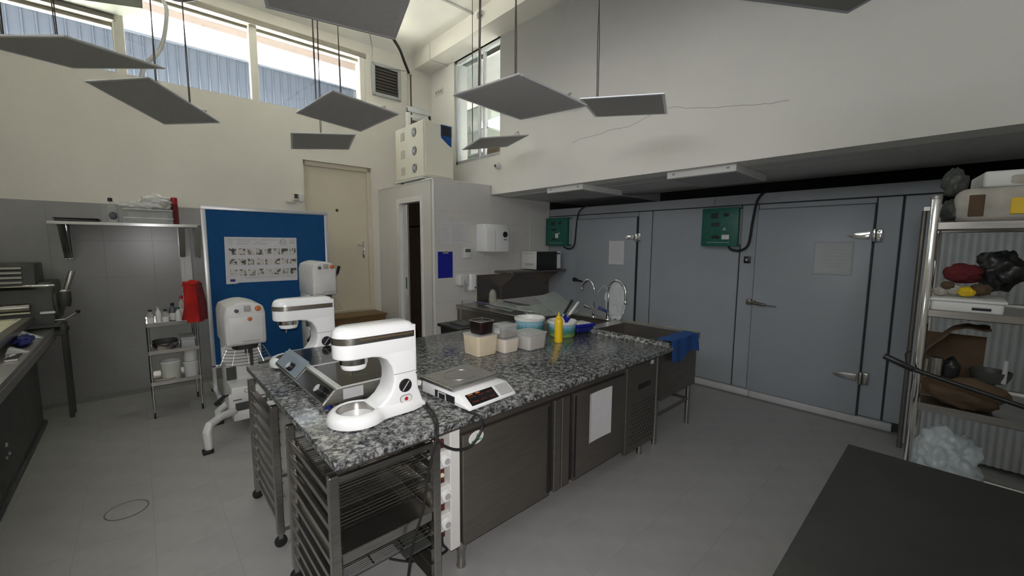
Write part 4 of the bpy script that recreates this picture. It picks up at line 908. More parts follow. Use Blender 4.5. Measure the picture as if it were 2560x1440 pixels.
def bucket(lab, x, y, r, h, cat='tub', m=None, z=GT, name='printed_tub', inner=None, group=None):
    t = thing(name, lab, cat, (x, y, z), 0, group, local=True)
    b = B(); b.lathe([(0, .001), (r*.88, .001), (r*.9, .005), (r*.985, h-.02)], (0, 0, 0), 36); part('tub_wall', b, m or m_tub, t)
    b = B(); b.lathe([(r*.985, h-.024), (r*1.04, h-.022), (r*1.05, h-.004), (r*1.02, h), (r*.985, h-.002), (r*.95, h-.02), (r*.85, .012), (0, .010)], (0, 0, 0), 36); part('rim', b, m_wplas, t)
    if inner: b = B(); b.lathe([(r*.93, h*.72), (r*.5, h*.76), (0, h*.78)], (0, 0, 0), 24); part('contents', b, inner, t)
    return t
bucket('round tub with a green and blue print, partly behind the yellow bottle on the left', 2.60, 2.60, .135, .150, inner=m_wplas)
bucket('round printed tub holding spatulas, right of the yellow bottle', 2.755, 2.345, .125, .138)
t = thing('squeeze_bottle', 'yellow plastic squeeze bottle standing before the printed tubs', 'bottle', (2.535, 2.195, GT), 0, None, local=True)
b = B(); b.lathe([(0, 0), (.031, 0), (.034, .004), (.034, .165), (.033, .185), (.027, .197), (.022, .200), (.022, .204), (0, .204)], (0, 0, 0), 26); part('bottle_body', b, m_yellow, t)
b = B(); b.lathe([(.023, .200), (.025, .204), (.024, .212), (.010, .222), (.006, .235), (.003, .252), (0, .252)], (0, 0, 0), 20); part('nozzle_cap', b, m_yellow, t)
def utensil(name, lab, p0, p1, hm, bl, bm_, wdt, cat='spatula'):
    t = thing(name, lab, cat, p0, group='utensils leaning in the printed tub')
    p0 = Vector(p0); p1 = Vector(p1); d = (p1-p0); q = p0+d*.42
    b = B(); b.tube([q, q+(p1-q)*.1, q+(p1-q)*.6, p1-(p1-q)*.03, p1], [.008, .013, .013, .015, .011], 12); part('handle', b, hm, t)
    R_ = d.to_track_quat('Z', 'Y').to_matrix().to_4x4()
    b = B(); b.box(-wdt/2, wdt/2, -.004, .004, 0, d.length*.40, .003, 2, Matrix.Translation(p0) @ R_ @ Matrix.Rotation(RAD(40), 4, 'Z')); part('blade', b, bm_, t)
    b = B(); b.cyl(q-d.normalized()*.03, q+d.normalized()*.01, .011, seg=10); part('ferrule', b, m_chrome, t)
utensil('pastry_brush', 'white-handled pastry brush with a steel ferrule leaning in the printed tub', (2.70, 2.32, .99), (3.10, 2.44, 1.155), m_wplas, .4, m_blued, .06, 'brush')
utensil('spatula', 'black-handled spatula with a red tip leaning in the printed tub', (2.72, 2.38, .975), (3.10, 2.52, 1.165), m_black, .4, m_steel, .045)
t = thing('scraper', 'pale curved scraper sticking up at the tub rim', 'scraper', (2.68, 2.33, 1.0))
b = B(); b.surf(lambda u, v: (2.66+.075*u, 2.30+.01*sin(pi*u), 1.005+.075*v*(1-(2*u-1)**2*.6)), 10, 4, .002); part('scraper_blade', b, m_wplas, t)
tr = thing('blue_tray', 'navy plastic tray with a white lid right of the printed tubs', 'tray', (3.02, 2.36, GT), RAD(-12), local=True)
b = B(); b.box(-.10, .10, -.09, .09, .002, .055, .012, 3); part('tray_body', b, m_navy, tr)
b = B(); b.box(-.115, .115, -.10, .10, .055, .078, .008, 2); part('tray_rim', b, m_blued, tr)
b = B(); b.box(-.085, .085, -.07, .07, .076, .084, .006, 2); part('white_lid', b, m_wplas, tr)
# ------------------------------------------------------------------ sink unit behind the island
sk = thing('sink_unit', 'long stainless sink unit with a deep basin behind the island', 'sink', (3.5, 3.0, 0))
X0, X1, Y0, Y1, ZT = 3.16, 3.875, 1.60, 4.58, .885
b = B(); b.box(X0, X1, Y0, 1.70, ZT-.004, ZT); b.box(X0, 3.24, 1.70, 2.36, ZT-.004, ZT); b.box(3.79, X1, 1.70, 2.36, ZT-.004, ZT); b.box(X0, X1, 2.36, 2.5, ZT-.004, ZT); b.box(X0, X1, 3.1, Y1, ZT-.004, ZT); b.box(X0, 3.26, 2.5, 3.1, ZT-.004, ZT); b.box(3.76, X1, 2.5, 3.1, ZT-.004, ZT); part('top', b, m_steelh, sk)
b = B(); b.box(X0, X0+.012, Y0, Y1, ZT-.05, ZT+.004, .003, 1); b.box(X1-.012, X1, Y0, Y1, ZT-.05, ZT+.012, .003, 1); b.box(X0, X1, Y0, Y0+.012, ZT-.05, ZT+.006, .003, 1); part('edge_lip', b, m_steel, sk)
for (ya, yb) in ((1.70, 2.36), (2.5, 3.1)):
    b = B(); b.box(3.24, 3.79, ya, yb, .58, .584); b.box(3.236, 3.24, ya, yb, .58, ZT-.002); b.box(3.79, 3.794, ya, yb, .58, ZT-.002); b.box(3.24, 3.79, ya-.004, ya, .58, ZT-.002); b.box(3.24, 3.79, yb, yb+.004, .58, ZT-.002); part('basin', b, m_steeld, sk)
b = B(); b.box(X0+.02, X1-.03, Y0+.015, Y0+.02, .40, ZT-.01); b.box(X0+.02, X0+.025, Y0+.02, Y1, .40, ZT-.01); part('apron', b, m_steeld, sk)
for (x, y) in ((X0+.03, 1.66), (X1-.06, 1.66), (X0+.03, 3.1), (X1-.06, 3.1), (X0+.03, 4.5), (X1-.06, 4.5)): b = B(); b.cyl((x, y, 0), (x, y, .84), .021, seg=16); part('leg', b, m_steel, sk)
b = B(); b.box(X0+.03, X1-.06, 1.65, 1.67, .235, .26, .003, 1); b.box(X1-.075, X1-.05, 1.66, 4.5, .235, .26, .003, 1); part('brace', b, m_steeld, sk)
def faucet(lab, bx, by, tip, zt, blue):
    t = thing('faucet', lab, 'faucet', (bx, by, ZT), group='swan-neck faucets on the sink unit')
    b = B(); b.lathe([(0, 0), (.030, 0), (.030, .006), (.022, .012), (.020, .06), (.016, .065), (.016, .09)], (bx, by, ZT), 20); part('faucet_base', b, m_chrome, t)
    d = Vector((tip[0]-bx, tip[1]-by, 0)); P = [(bx, by, ZT+.06), (bx, by, zt-.14)]
    r = d.length/2
    for k in range(1, 13): a = pi*k/12*.93; P.append((bx+d.x/2*(1-cos(a)), by+d.y/2*(1-cos(a)), zt-.14+sin(a)*.14))
    e = P[-1]; P.append((tip[0], tip[1], tip[2]))
    b = B(); b.tube(P, .0135, 12); part('spout', b, m_chrome, t)
    b = B(); b.cyl((tip[0], tip[1], tip[2]+.01), (tip[0]+d.x*.02, tip[1]+d.y*.02, tip[2]-.03), .016, seg=14, bev=.002); part('aerator', b, m_chrome, t)
    b = B(); b.tube([(bx, by, ZT+.075), (bx-.03, by+.03, ZT+.10), (bx-.06, by+.09, ZT+.125)], [.014, .013, .016], 10); part('lever', b, m_navy if blue else m_chrome, t)
faucet('near chrome swan-neck faucet with a blue lever, spout towards the near basin', 3.83, 2.60, (3.80, 2.365, 1.105), 1.325, True)
faucet('far chrome swan-neck faucet beside the far cold room door', 3.84, 2.80, (3.82, 2.96, 1.20), 1.305, False)
t = thing('blue_dishcloth', 'blue cloth draped over the near corner of the sink', 'cloth', (3.58, 1.66, .70))
def drape(u, v):
    x = 3.27+.49*u; s = v*.42                                        # s runs from the top surface over the edge
    if s < .13: return (x+.03*(v-.3), 1.71-s, ZT+.020+.006*NZ.noise((u*5, v*4, 0)))
    k = s-.13; return (x+.01*sin(u*9), 1.586-.007*(1+sin(u*14))-.03*k*(1+sin(u*7+1)), ZT+.018-k*(.60+.12*sin(u*6)))
b = B(); b.surf(drape, 34, 22, .003); part('cloth', b, m_cloth, t)
t = thing('hanging_bag', 'translucent plastic bag slumped behind the near faucet', 'bag', (3.865, 2.53, ZT))
b = B(); b.blob((3.865, 2.53, 1.085), (.03, .12, .20), 5, .30, 2.2, 9); part('bag_film', b, m_bag, t, sharp=180)
b = B(); b.tube([(3.87, 2.62, 1.20), (3.87, 2.70, 1.25), (3.87, 2.78, 1.15)], .004, 6); part('bag_handle', b, m_bag, t)
for k, (lab, c, rz, tl) in enumerate((('large cloudy plastic sheet leaning at the back of the sink', (3.70, 3.02, ZT), 18, 34), ('cloudy plastic sheet lying in front of the leaning sheet', (3.42, 3.10, ZT+.01), -12, 12), ('cloudy plastic sheet near the booth end of the sink', (3.50, 3.72, ZT+.01), 30, 8))):
    t = thing('plastic_sheet', lab, 'plastic sheet', c, RAD(rz), 'cloudy plastic sheets on the sink', local=True)
    b = B(); sz = (.60, .40) if k == 0 else (.50, .36)
    b.surf(lambda u, v: ((u-.5)*sz[0], v*sz[1]*cos(RAD(tl)), v*sz[1]*sin(RAD(tl))+.008+.012*NZ.noise((u*4, v*4, k*5))), 14, 10, .0012); part('sheet', b, m_sheet, t)
    b = B(); b.tube([((u/10-.5)*sz[0], .0, .010+.012*NZ.noise((u*.4, 0, k*5))) for u in range(11)], .004, 6); part('sheet_edge', b, m_clearp, t)
rl = thing('drain_rail', 'chrome rail along the front edge of the draining board', 'rail', (3.2, 3.9, ZT))
b = B(); b.tube([(3.19, 3.15, .955), (3.19, 4.52, .955)], .009, 10); part('rail', b, m_chrome, rl)
b = B(); b.tube([(3.30, 3.15, .94), (3.30, 4.52, .94)], .007, 10); part('rail', b, m_chrome, rl)
for y in (3.2, 3.85, 4.48): b = B(); b.cyl((3.19, y, ZT), (3.19, y, .955), .008, seg=10); part('rail_post', b, m_chrome, rl)
t = thing('waste_bin', 'black bin with a ribbed lid between the island and the booth', 'bin', (2.62, 3.62, 0))
b = B(); b.prism([(2.47, .02), (2.77, .02), (2.82, .80), (2.42, .80)], 'y', 3.44, 3.82, .015); part('bin_body', b, m_black, t)
b = B(); b.box(2.40, 2.84, 3.41, 3.85, .80, .835, .012, 3); part('bin_lid', b, m_black, t)
b = B(); b.box(2.50, 2.74, 3.50, 3.76, .834, .85, .006); part('lid_panel', b, m_mach, t)
for (x, y) in ((2.50, 3.47), (2.74, 3.47), (2.50, 3.79), (2.74, 3.79)): b = B(); b.cyl((x, y, 0), (x, y, .03), .02, seg=10); part('foot', b, m_rub, t)
t = thing('sink_jar', 'pale upright jar at the booth end of the sink', 'jar', (3.66, 4.42, ZT))
b = B(); b.lathe([(0, 0), (.05, 0), (.055, .02), (.052, .14), (.035, .17), (.035, .19), (0, .19)], (3.66, 4.40, ZT), 22); part('jar_body', b, m_sand, t)
b = B(); b.cyl((3.66, 4.40, ZT+.19), (3.66, 4.40, ZT+.21), .038, seg=18); part('jar_lid', b, m_mach, t)
for k, (x, lab) in enumerate(((3.80, 'dark round tin lying under the microwave shelf'), (4.12, 'brown wooden board leaning under the microwave shelf'))):
    if k == 0: b = B(); b.cyl((3.74, 4.30, .91), (3.74, 4.56, .91), .025, seg=16); solo('rolling_tube', b, m_sand, 'pale tube lying at the back of the draining board', 'tube', (3.74, 4.43, ZT))
# ------------------------------------------------------------------ floor planetary mixers
def planetary(lab, cx, yf, zb, zt, w, legs, lever, rz=0):
    t = thing('floor_mixer', lab, 'planetary mixer', (cx, yf+.35, 0), group='white floor standing planetary mixers')
    h = w/2; H = zt-zb
    arch = [(cx-h*.94, zb), (cx+h*.94, zb), (cx+h, zb+.03), (cx+h, zt-.10*H/.38), (cx+h*.93, zt-.055)]
    for k in range(9): a = k/8; arch.append((cx+h*.86*(1-2*a), zt-.035+.035*sin(pi*a)))
    arch += [(cx-h*.93, zt-.055), (cx-h, zt-.10*H/.38), (cx-h, zb+.03)]
    b = B(); b.prism(arch, 'y', yf, yf+.52, .022, 3); hd = part('head', b, m_whited, t)
    b = B(); b.prism([(cx-h*.82, zb+.02), (cx+h*.82, zb+.02), (cx+h*.84, zt-.12), (cx-h*.84, zt-.12)], 'y', yf-.012, yf+.004, .008, 2); part('front_cover', b, m_whited, hd)
    zc = zt-.062
    b = B(); b.cyl((cx-h*.42, yf+.002, zc-.005), (cx-h*.42, yf-.014, zc-.005), .0165, seg=18, bev=.003); part('button', b, m_grey, hd)
    b = B(); b.box(cx+h*.10-.026, cx+h*.10+.026, yf-.006, yf+.003, zc-.018, zc+.034, .002, 1); sw = part('switch_plate', b, m_lgrey, hd)
    b = B(); b.cyl((cx+h*.10, yf-.005, zc+.008), (cx+h*.10, yf-.022, zc+.008), .013, seg=16, bev=.003); part('switch_knob', b, m_sand, sw)
    b = B(); b.cyl((cx+h*.62, yf+.002, zc+.004), (cx+h*.62, yf-.020, zc+.004), .0255, .022, 22, .004); part('timer_knob', b, m_orange, hd)
    if legs: b = B(); b.cyl((cx+h*.18, yf-.010, zt-.145), (cx+h*.18, yf-.024, zt-.145), .0175, seg=18, bev=.004); part('stop_button', b, m_orange, hd)
    b = B(); b.box(cx-.03, cx+.10, yf-.0135, yf-.0115, zb+.035, zb+.043); part('maker_line', b, m_lgrey, hd)
    b = B(); b.cyl((cx+.01, yf+.17, zb+.004), (cx+.01, yf+.17, zb-.052), .115, .10, 26); hub = part('planetary_hub', b, m_mach, t)
    b = B(); b.cyl((cx+.02, yf+.13, zb-.05), (cx+.02, yf+.13, zb-.10), .022, seg=14); part('tool_shaft', b, m_steel, hub)
    b = B(); b.box(cx-h*.86, cx+h*.86, yf+.30, yf+.56, .20, zb+.02, .02, 2); col = part('column', b, m_whited, t)
    # wire bowl guard
    b = B(); c = Vector((cx+.005, yf+.17, 0))
    for k in range(6):
        z = zb-.045-k*.026; r = .15+.012*k
        b.tube([c+Vector((r*cos(RAD(180+8+q*164/14)), r*.8*sin(RAD(180+8+q*164/14)), z)) for q in range(15)], .0028, 5)
    for q in (1, 4, 7, 10, 13): a = RAD(188+q*164/14); b.tube([c+Vector((.15*cos(a), .12*sin(a), zb-.045)), c+Vector((.21*cos(a), .168*sin(a), zb-.175))], .003, 5)
    part('bowl_guard', b, m_steel, t)
    b = B(); b.prism([(cx-h*1.02, zb-.20), (cx+h*1.02, zb-.20), (cx+h*1.02, zb-.05), (cx-h*1.02, zb-.05)], 'y', yf+.285, yf+.30, .004, 1); part('guard_screen', b, m_whited, t)
    b = B(); b.box(cx-.13, cx-.055, yf+.282, yf+.302, zb-.37, zb-.25, .002, 1); part('slot', b, m_mach, t)
    b = B(); b.box(cx+.06, cx+.085, yf+.27, yf+.29, zb-.26, zb-.10, .002, 1); part('lift_screw', b, m_mach, t)
    # bowl cradle
    zc = zb-.46
    b = B(); b.prism([(cx-h*1.02, zc-.10), (cx+h*.80, zc-.10), (cx+h*.80, zc+.08), (cx-h*.30, zc+.06), (cx-h*1.02, zc+.02)], 'y', yf+.04, yf+.075, .006, 2); cr_ = part('cradle', b, m_whited, t)
    b = B(); b.tube([(cx-.02+.016*cos(k*pi/8), yf+.038, zc+.04+.016*sin(k*pi/8)) for k in range(16)], .002, 5, True); b.box(cx-.125, cx-.06, yf+.036, yf+.041, zc-.035, zc-.026); b.box(cx+.06, cx+.12, yf+.036, yf+.041, zc-.035, zc-.026); part('cradle_marks', b, m_grey, cr_)
    b = B(); b.box(cx-h*.80, cx+h*.80, yf+.10, yf+.30, zc-.10, zc+.05, .01, 2); part('cradle_body', b, m_whited, cr_)
    b = B(); b.tube([(cx-h*1.0, yf+.06, zc+.02), (cx-h*1.2, yf+.03, zc+.03)], .009, 8); b.tube([(cx-h*1.2, yf+.03, zc+.03), (cx-h*1.65, yf-.05, zc+.0)], [.016, .019], 10); part('bowl_lever', b, m_black, cr_)
    # base and feet
    zl = .12
    b = B(); b.box(cx-h*.84, cx+h*.84, yf+.02, yf+.56, zl, zl+.10, .012, 2); ba = part('base', b, m_whited, t)
    b = B(); b.box(cx-h*.72, cx+h*.84+.001, yf+.012, yf+.03, zl+.095, zl+.165, .003, 1); part('base_slot', b, m_mach, ba)
    b = B(); b.box(cx-h*.84, cx+h*.84, yf+.05, yf+.56, zl+.16, .42, .01, 2); part('pedestal', b, m_whited, ba)
    for sx in (-1, 1):
        for (ya, yb_) in ((yf+.05, yf-.20), (yf+.50, yf+.40)):
            xa = cx+sx*h*.70; xb = cx+sx*(.345 if ya < yf+.2 else .20)
            Lx = [(xa, ya, zl+.09), (xa*.5+xb*.5, (ya+yb_)/2, zl+.115), (xb-.02*sx, yb_+.02, zl+.10), (xb, yb_, zl+.055), (xb-.005*sx, yb_, .03)]
            if ya > yf+.2: Lx = [(xa, ya, zl+.03), (xb, yb_, zl+.0), (xb, yb_, .03)]
            b = B(); b.tube(Lx, [.032]*(len(Lx)-1)+[.026], 10); lg = part('leg', b, m_whited, t)
            b = B(); b.box(xb-.04, xb+.035, yb_-.04, yb_+.035, .0, .03, .008, 2); part('rubber_foot', b, m_rub, lg)
    if lever:
        b = B(); b.tube([(cx+h+.005, yf+.2, zt-.36), (cx+h+.02, yf+.16, zt-.22), (cx+h+.055, yf+.12, zt-.14)], .006, 8); lv = part('speed_lever', b, m_mach, t)
        b = B(); b.tube([(cx+h+.05, yf+.125, zt-.15), (cx+h+.068, yf+.11, zt-.06)], [.014, .017], 10); part('lever_grip', b, m_black, lv)
    return t
planetary('near white floor mixer with an orange stop button, beside the blue board', .668, 4.20, .800, 1.180, .312, True, False)
planetary('far taller white floor mixer with a black speed lever, before the cream door', 1.483, 4.62, 1.140, 1.508, .25, False, True)
# ------------------------------------------------------------------ blue pin board
YBD = 5.40
bd = thing('pin_board', 'large mobile blue felt pin board in a white frame, bearing a poster', 'notice board', (1.155, YBD, 0))
b = B(); b.box(.55, 1.76, YBD+.004, YBD+.024, .36, 2.05); part('felt_panel', b, m_blue, bd)
for (x0, x1, z0, z1, nm) in ((.518, .560, .345, 2.055, 'side_frame'), (1.752, 1.794, .345, 2.055, 'side_frame'), (.518, 1.794, 2.050, 2.092, 'top_frame'), (.518, 1.794, .33, .37, 'bottom_frame')):
    b = B(); b.box(x0, x1, YBD-.006, YBD+.032, z0, z1, .006, 2); part(nm, b, m_alu, bd)
for x in (.54, 1.772):
    b = B(); b.box(x-.018, x+.018, YBD, YBD+.03, .10, .345, .003, 1); b.box(x-.02, x+.02, YBD-.28, YBD+.30, .07, .105, .004, 1); lg = part('stand_foot', b, m_alu, bd)
    for y in (YBD-.25, YBD+.27): b = B(); b.cyl((x-.012, y, .035), (x+.012, y, .035), .035, seg=16, bev=.004); part('caster', b, m_rub, lg)
ps = thing('poster', 'pale poster with three rows of small pictures pinned to the blue board', 'poster', (1.065, YBD, 1.258))
px0, px1, pz0, pz1 = .708, 1.425, 1.260, 1.766
def pf(u, v): return (px0+(px1-px0)*u-.008*(1-v), YBD+.0005-.003*abs(sin(u*9))*(.4+v*.3), pz0+(pz1-pz0)*v-.010*(u < .14)*(v < .05))
b = B(); b.surf(pf, 24, 12, .0008); part('page', b, m_paper, ps)
b = B(); yp = YBD-.0045
for r, z in enumerate((1.605, 1.492, 1.372)):
    for k in range(8):
        x = .742+k*.0858; b.box(x, x+.068, yp, yp+.0012, z-.035, z+.035)
part('picture_prints', b, m_thumb, ps, stuff=True)
b = B()
for z, a, c in ((1.735, .74, .79), (1.735, .81, 1.02), (1.735, 1.04, 1.24), (1.715, .74, .79), (1.715, .83, .95), (1.712, 1.0, 1.06), (1.69, .74, .785), (1.69, .81, .93), (1.69, .97, 1.12), (1.31, .86, 1.40), (1.735, 1.345, 1.405), (1.715, 1.345, 1.40), (1.70, 1.345, 1.405)):
    b.box(a, c, yp, yp+.001, z, z+.006)
part('print_lines', b, m_lgrey, ps, stuff=True)
b = B(); b.tube([(1.277+.032*cos(k*pi/10), yp, 1.712+.032*sin(k*pi/10)) for k in range(20)], .004, 5, True); b.box(1.258, 1.296, yp, yp+.001, 1.702, 1.718); part('round_seal', b, m_lgrey, ps)
b = B(); b.box(.738, .785, yp, yp+.001, 1.275, 1.302); part('flag_mark', b, m_navy, ps)
# ------------------------------------------------------------------ steel trolley cart and what it carries
ct = thing('serving_cart', 'narrow steel serving cart against the tiled wall beside the blue board', 'cart', (.215, 5.36, 0))
cx0, cx1, cy0, cy1 = .015, .41, 5.13, 5.60
for x in (cx0+.012, cx1-.012):
    for y in (cy0+.012, cy1-.012):
        b = B(); b.cyl((x, y, .06), (x, y, .925), .0125, seg=12); lg = part('leg', b, m_chrome, ct)
        b = B(); b.cyl((x-.008, y, .03), (x+.008, y, .03), .03, seg=14, bev=.003); part('caster', b, m_rub, lg)
for z in (.90, .63, .325):
    b = B(); b.box(cx0+.004, cx1-.004, cy0+.004, cy1-.004, z, z+.004); b.box(cx0+.004, cx1-.004, cy0, cy0+.006, z-.004, z+.036, .002, 1); b.box(cx0+.004, cx1-.004, cy1-.006, cy1, z-.004, z+.036, .002, 1); b.box(cx0, cx0+.006, cy0, cy1, z-.004, z+.036, .002, 1); b.box(cx1-.006, cx1, cy0, cy1, z-.004, z+.036, .002, 1); part('shelf', b, m_chrome if z > .8 else m_steel, ct)
def bottle(lab, x, y, z, r, h, m, cm, name='condiment_bottle', cat='bottle', group='small bottles on the cart top', sq=False):
    t = thing(name, lab, cat, (x, y, z), 0, group, local=True)
    b = B(); b.lathe([(0, 0), (r, 0), (r*1.03, .004), (r*1.03, h*.62), (r*.85, h*.74), (r*.45, h*.82), (r*.45, h*.90), (0, h*.90)], (0, 0, 0), 16); part('bottle_body', b, m, t)
    b = B(); b.cyl((0, 0, h*.88), (0, 0, h), r*.52, seg=12, bev=.002); part('cap', b, cm, t)
    b = B(); b.lathe([(r*1.04, h*.15), (r*1.05, h*.16), (r*1.05, h*.5), (r*1.04, h*.51)], (0, 0, 0), 16); part('label_band', b, m_wplas, t)
    return t
for k, (x, y, r, h, m, cm, d) in enumerate(((.055, 5.20, .026, .155, m_clearp, m_black, 'leftmost clear bottle with a black cap'), (.115, 5.24, .024, .17, m_wplas, m_lgrey, 'white bottle second from the left'), (.165, 5.19, .026, .15, m_clearp, m_black, 'clear bottle with a black cap in the middle'), (.225, 5.25, .030, .20, m_grey, m_black, 'dark bottle right of the middle'), (.265, 5.19, .024, .16, m_wplas, m_green, 'white bottle with a green cap'), (.30, 5.27, .028, .265, m_sand, m_redp, 'tall pale bottle with a red cap'))):
    bottle(d+' on the serving cart', x, y, .904, r, h, m, cm)
t = thing('red_apron', 'bright red cloth hanging over the right end of the serving cart', 'cloth', (.39, 5.2, .90))
def apr(u, v):
    a = u*2*pi; w_ = .085*(1-.25*v)+.012*sin(3*a+v*4); d_ = .075+.012*sin(2*a+1)
    return (.375+w_*cos(a)+.015*v, 5.19+d_*sin(a), .905+.40*v-.03*(v > .9)*sin(a)**2)
b = B(); b.surf(apr, 28, 12); b.blob((.385, 5.19, 1.29), (.075, .065, .035), 3, .3, 2, 4); part('cloth', b, m_red, t)
b = B(); b.tube([(.43, 5.15, 1.30), (.455, 5.14, 1.1), (.46, 5.13, .93)], [.03, .035, .03], 8); part('dark_fold', b, m_maroon, t)
bucket('pale green bucket on the lowest shelf of the serving cart', .175, 5.25, .082, .20, 'bucket', m_mount, .329, 'plastic_bucket')
bucket('white bucket at the right of the lowest cart shelf', .335, 5.24, .062, .17, 'bucket', m_wplas, .329, 'plastic_bucket', group='white buckets on the low cart shelf')
t = bucket('white bucket stacked on the other at the right of the cart', .335, 5.24, .060, .14, 'bucket', m_wplas, .4995, 'plastic_bucket', group='white buckets on the low cart shelf')
b = B(); b.lathe([(0, .0), (.09, 0), (.095, .008), (.09, .016), (0, .016)], None, 24, Matrix.Translation((.12, 5.215, .352)) @ Matrix.Rotation(RAD(-8), 4, 'X')); solo('yellow_lid', b, m_yellow if False else m_sand, 'pale yellowish lid lying before the green bucket on the cart', 'lid', (.12, 5.215, .33))
for k, (z, r, m, lab) in enumerate(((.634, .11, m_chrome, 'shiny steel bowl on the middle cart shelf'), (.655, .10, m_mach, 'dark bowl nested in the shiny bowl on the cart'))):
    b = B(); b.lathe([(0, .0), (r*.55, .0), (r*.9, .05), (r, .085), (r*.97, .085), (r*.86, .05), (r*.5, .006), (0, .006)], (.15, 5.27, z), 28); solo('mixing_bowl', b, m, lab, 'bowl', (.15, 5.27, z))
b = B(); b.box(.268, .378, 5.165, 5.42, .6345, .74, .01); b.box(.263, .383, 5.16, 5.428, .735, .755, .006); solo('plastic_crate', b, m_lgrey, 'grey plastic box at the right of the middle cart shelf', 'box', (.323, 5.29, .634))
t = thing('cable_trunk', 'pale plastic cable trunk on the tiled wall behind the red cloth', 'trunking', (.42, 6.27, 1.0))
b = B(); b.box(.375, .48, 6.255, 6.288, 1.0, 1.87, .004, 1); part('trunk_cover', b, m_wplas, t)
b = B(); b.box(.41, .413, 6.253, 6.256, 1.0, 1.87); part('cover_seam', b, m_lgrey, t)
# ------------------------------------------------------------------ wall shelf
ws = wallthing('wall_shelf', 'steel wall shelf on brackets holding boxes above the serving cart', 'shelf')
b = B(); b.box(U(-.62), U(.56), -.35, -.008, 1.898, 1.902); b.box(U(-.62), U(.56), -.352, -.346, 1.872, 1.904, .002, 1); part('shelf_board', b, m_chrome, ws)
for x in (-.53, .40, .545):
    b = B(); b.prism([(-.33, 1.898), (-.008, 1.898), (-.008, 1.52), (-.05, 1.52)], 'x', U(x)-.004, U(x)+.004); b.box(U(x)-.03, U(x)+.03, -.014, -.008, 1.52, 1.898); b.prism([(-.33, 1.897), (-.315, 1.897), (-.035, 1.53), (-.05, 1.53)], 'x', U(x)-.028, U(x)+.028); part('bracket', b, m_chrome, ws)
def wl(x, n, z): return (WO[0]+U(x)*cos(WY)-n*sin(WY), WO[1]+U(x)*sin(WY)+n*cos(WY), z)
t = thing('black_tray', 'flat black tray at the left end of the wall shelf', 'tray', wl(-.42, -.19, 1.902), WY, local=True)
b = B(); b.box(-.15, .15, -.14, .14, .001, .028, .006, 2); part('tray_body', b, m_navy if False else m_black, t)
b = B(); b.box(-.16, .16, -.15, .15, .028, .036, .004, 1); part('tray_rim', b, m_black, t)
t = thing('spray_bottle', 'white bottle with a black cap on the wall shelf left of the plastic box', 'bottle', wl(-.16, -.2, 1.902), WY, local=True)
b = B(); b.lathe([(0, 0), (.045, 0), (.048, .01), (.048, .13), (.040, .17), (.018, .20), (.016, .225), (0, .225)], (0, 0, 0), 20); part('bottle_body', b, m_clearp, t)
b = B(); b.lathe([(.0, .225), (.019, .225), (.019, .262), (0, .265)], (-.01, 0, 0), 16); part('cap', b, m_black, t)
b = B(); b.blob((.005, -.043, .075), (.03, .012, .04), 2, .3, 3, 2); part('label_patch', b, m_grey, t)
t = thing('clear_box', 'clear plastic box of folded cloths on the wall shelf', 'box', wl(.13, -.19, 1.902), WY, local=True)
b = B()
for q in ((-.20, .20, -.13, .13, .001, .005), (-.20, -.196, -.13, .13, .001, .15), (.196, .20, -.13, .13, .001, .15), (-.20, .20, -.13, -.126, .001, .15), (-.20, .20, .126, .13, .001, .15)): b.box(*q)
part('box_walls', b, m_clearp, t)
b = B(); b.box(-.205, .205, -.135, .135, .145, .155, .003, 1); b.box(-.205, .205, -.137, -.133, .055, .062, .002, 1); part('box_rim', b, m_wplas, t)
b = B(); b.box(-.18, .16, -.11, .11, .01, .13, .03, 3); part('folded_cloths', b, m_sand, t)
t = thing('crumpled_bag', 'crumpled white plastic bag lying on the clear box of the wall shelf', 'bag', wl(.14, -.19, 2.057), WY, local=True)
b = B(); b.blob((.06, 0, .085), (.15, .10, .085), 4, .42, 2.4, 6, .002); b.blob((-.10, 0, .04), (.13, .08, .05), 4, .35, 2.6, 8, .002); part('bag_film', b, m_wplas, t)
b = B(); b.blob((.12, -.075, .06), (.035, .03, .035), 3, .35, 2, 3); part('brown_wrapper', b, m_sand, t)
t = thing('red_canister', 'maroon canister with a red cap at the right of the wall shelf', 'canister', wl(.355, -.2, 1.902), WY, local=True)
b = B(); b.lathe([(0, 0), (.03, 0), (.032, .01), (.032, .20), (.026, .23), (0, .23)], (0, 0, 0), 18); part('canister_body', b, m_maroon, t)
b = B(); b.lathe([(.027, .225), (.030, .23), (.030, .305), (0, .31)], (0, 0, 0), 18); part('cap', b, m_redp, t)
# ------------------------------------------------------------------ dough sheeter at the left edge
ds = thing('dough_sheeter', 'long grey dough sheeter with a canvas belt along the left side', 'dough sheeter', (-1.0, 4.6, 0))
b = B(); b.box(-1.55, -.74, 3.55, 5.62, .02, .62, .01, 2); b.box(-1.50, -.78, 3.6, 5.55, .62, .80, .01, 1); part('plinth', b, m_mach, ds)
b = B(); b.box(-1.6, -.72, 3.4, 5.64, .0, .05, .006, 1); part('base_frame', b, m_mach, ds)
b = B(); b.box(-1.62, -.615, 3.0, 5.66, .862, .90, .006, 2); part('table_top', b, m_steelh, ds)
b = B(); b.box(-.640, -.612, 3.0, 5.66, .80, .865, .004, 1); part('table_edge', b, m_steel, ds)
for y in (5.72, 5.86): b = B(); b.box(-.585, -.55, y-.018, y+.018, .0, .93, .003, 1); part('leg', b, m_mach, ds)
b = B(); b.box(-1.0, -.55, 5.68, 6.0, .82, .86, .004, 1); part('rear_tray', b, m_mach, ds)
b = B(); b.box(-1.50, -.80, 2.6, 5.69, .995, 1.012, .004, 1); part('conveyor_belt', b, m_belt, ds)
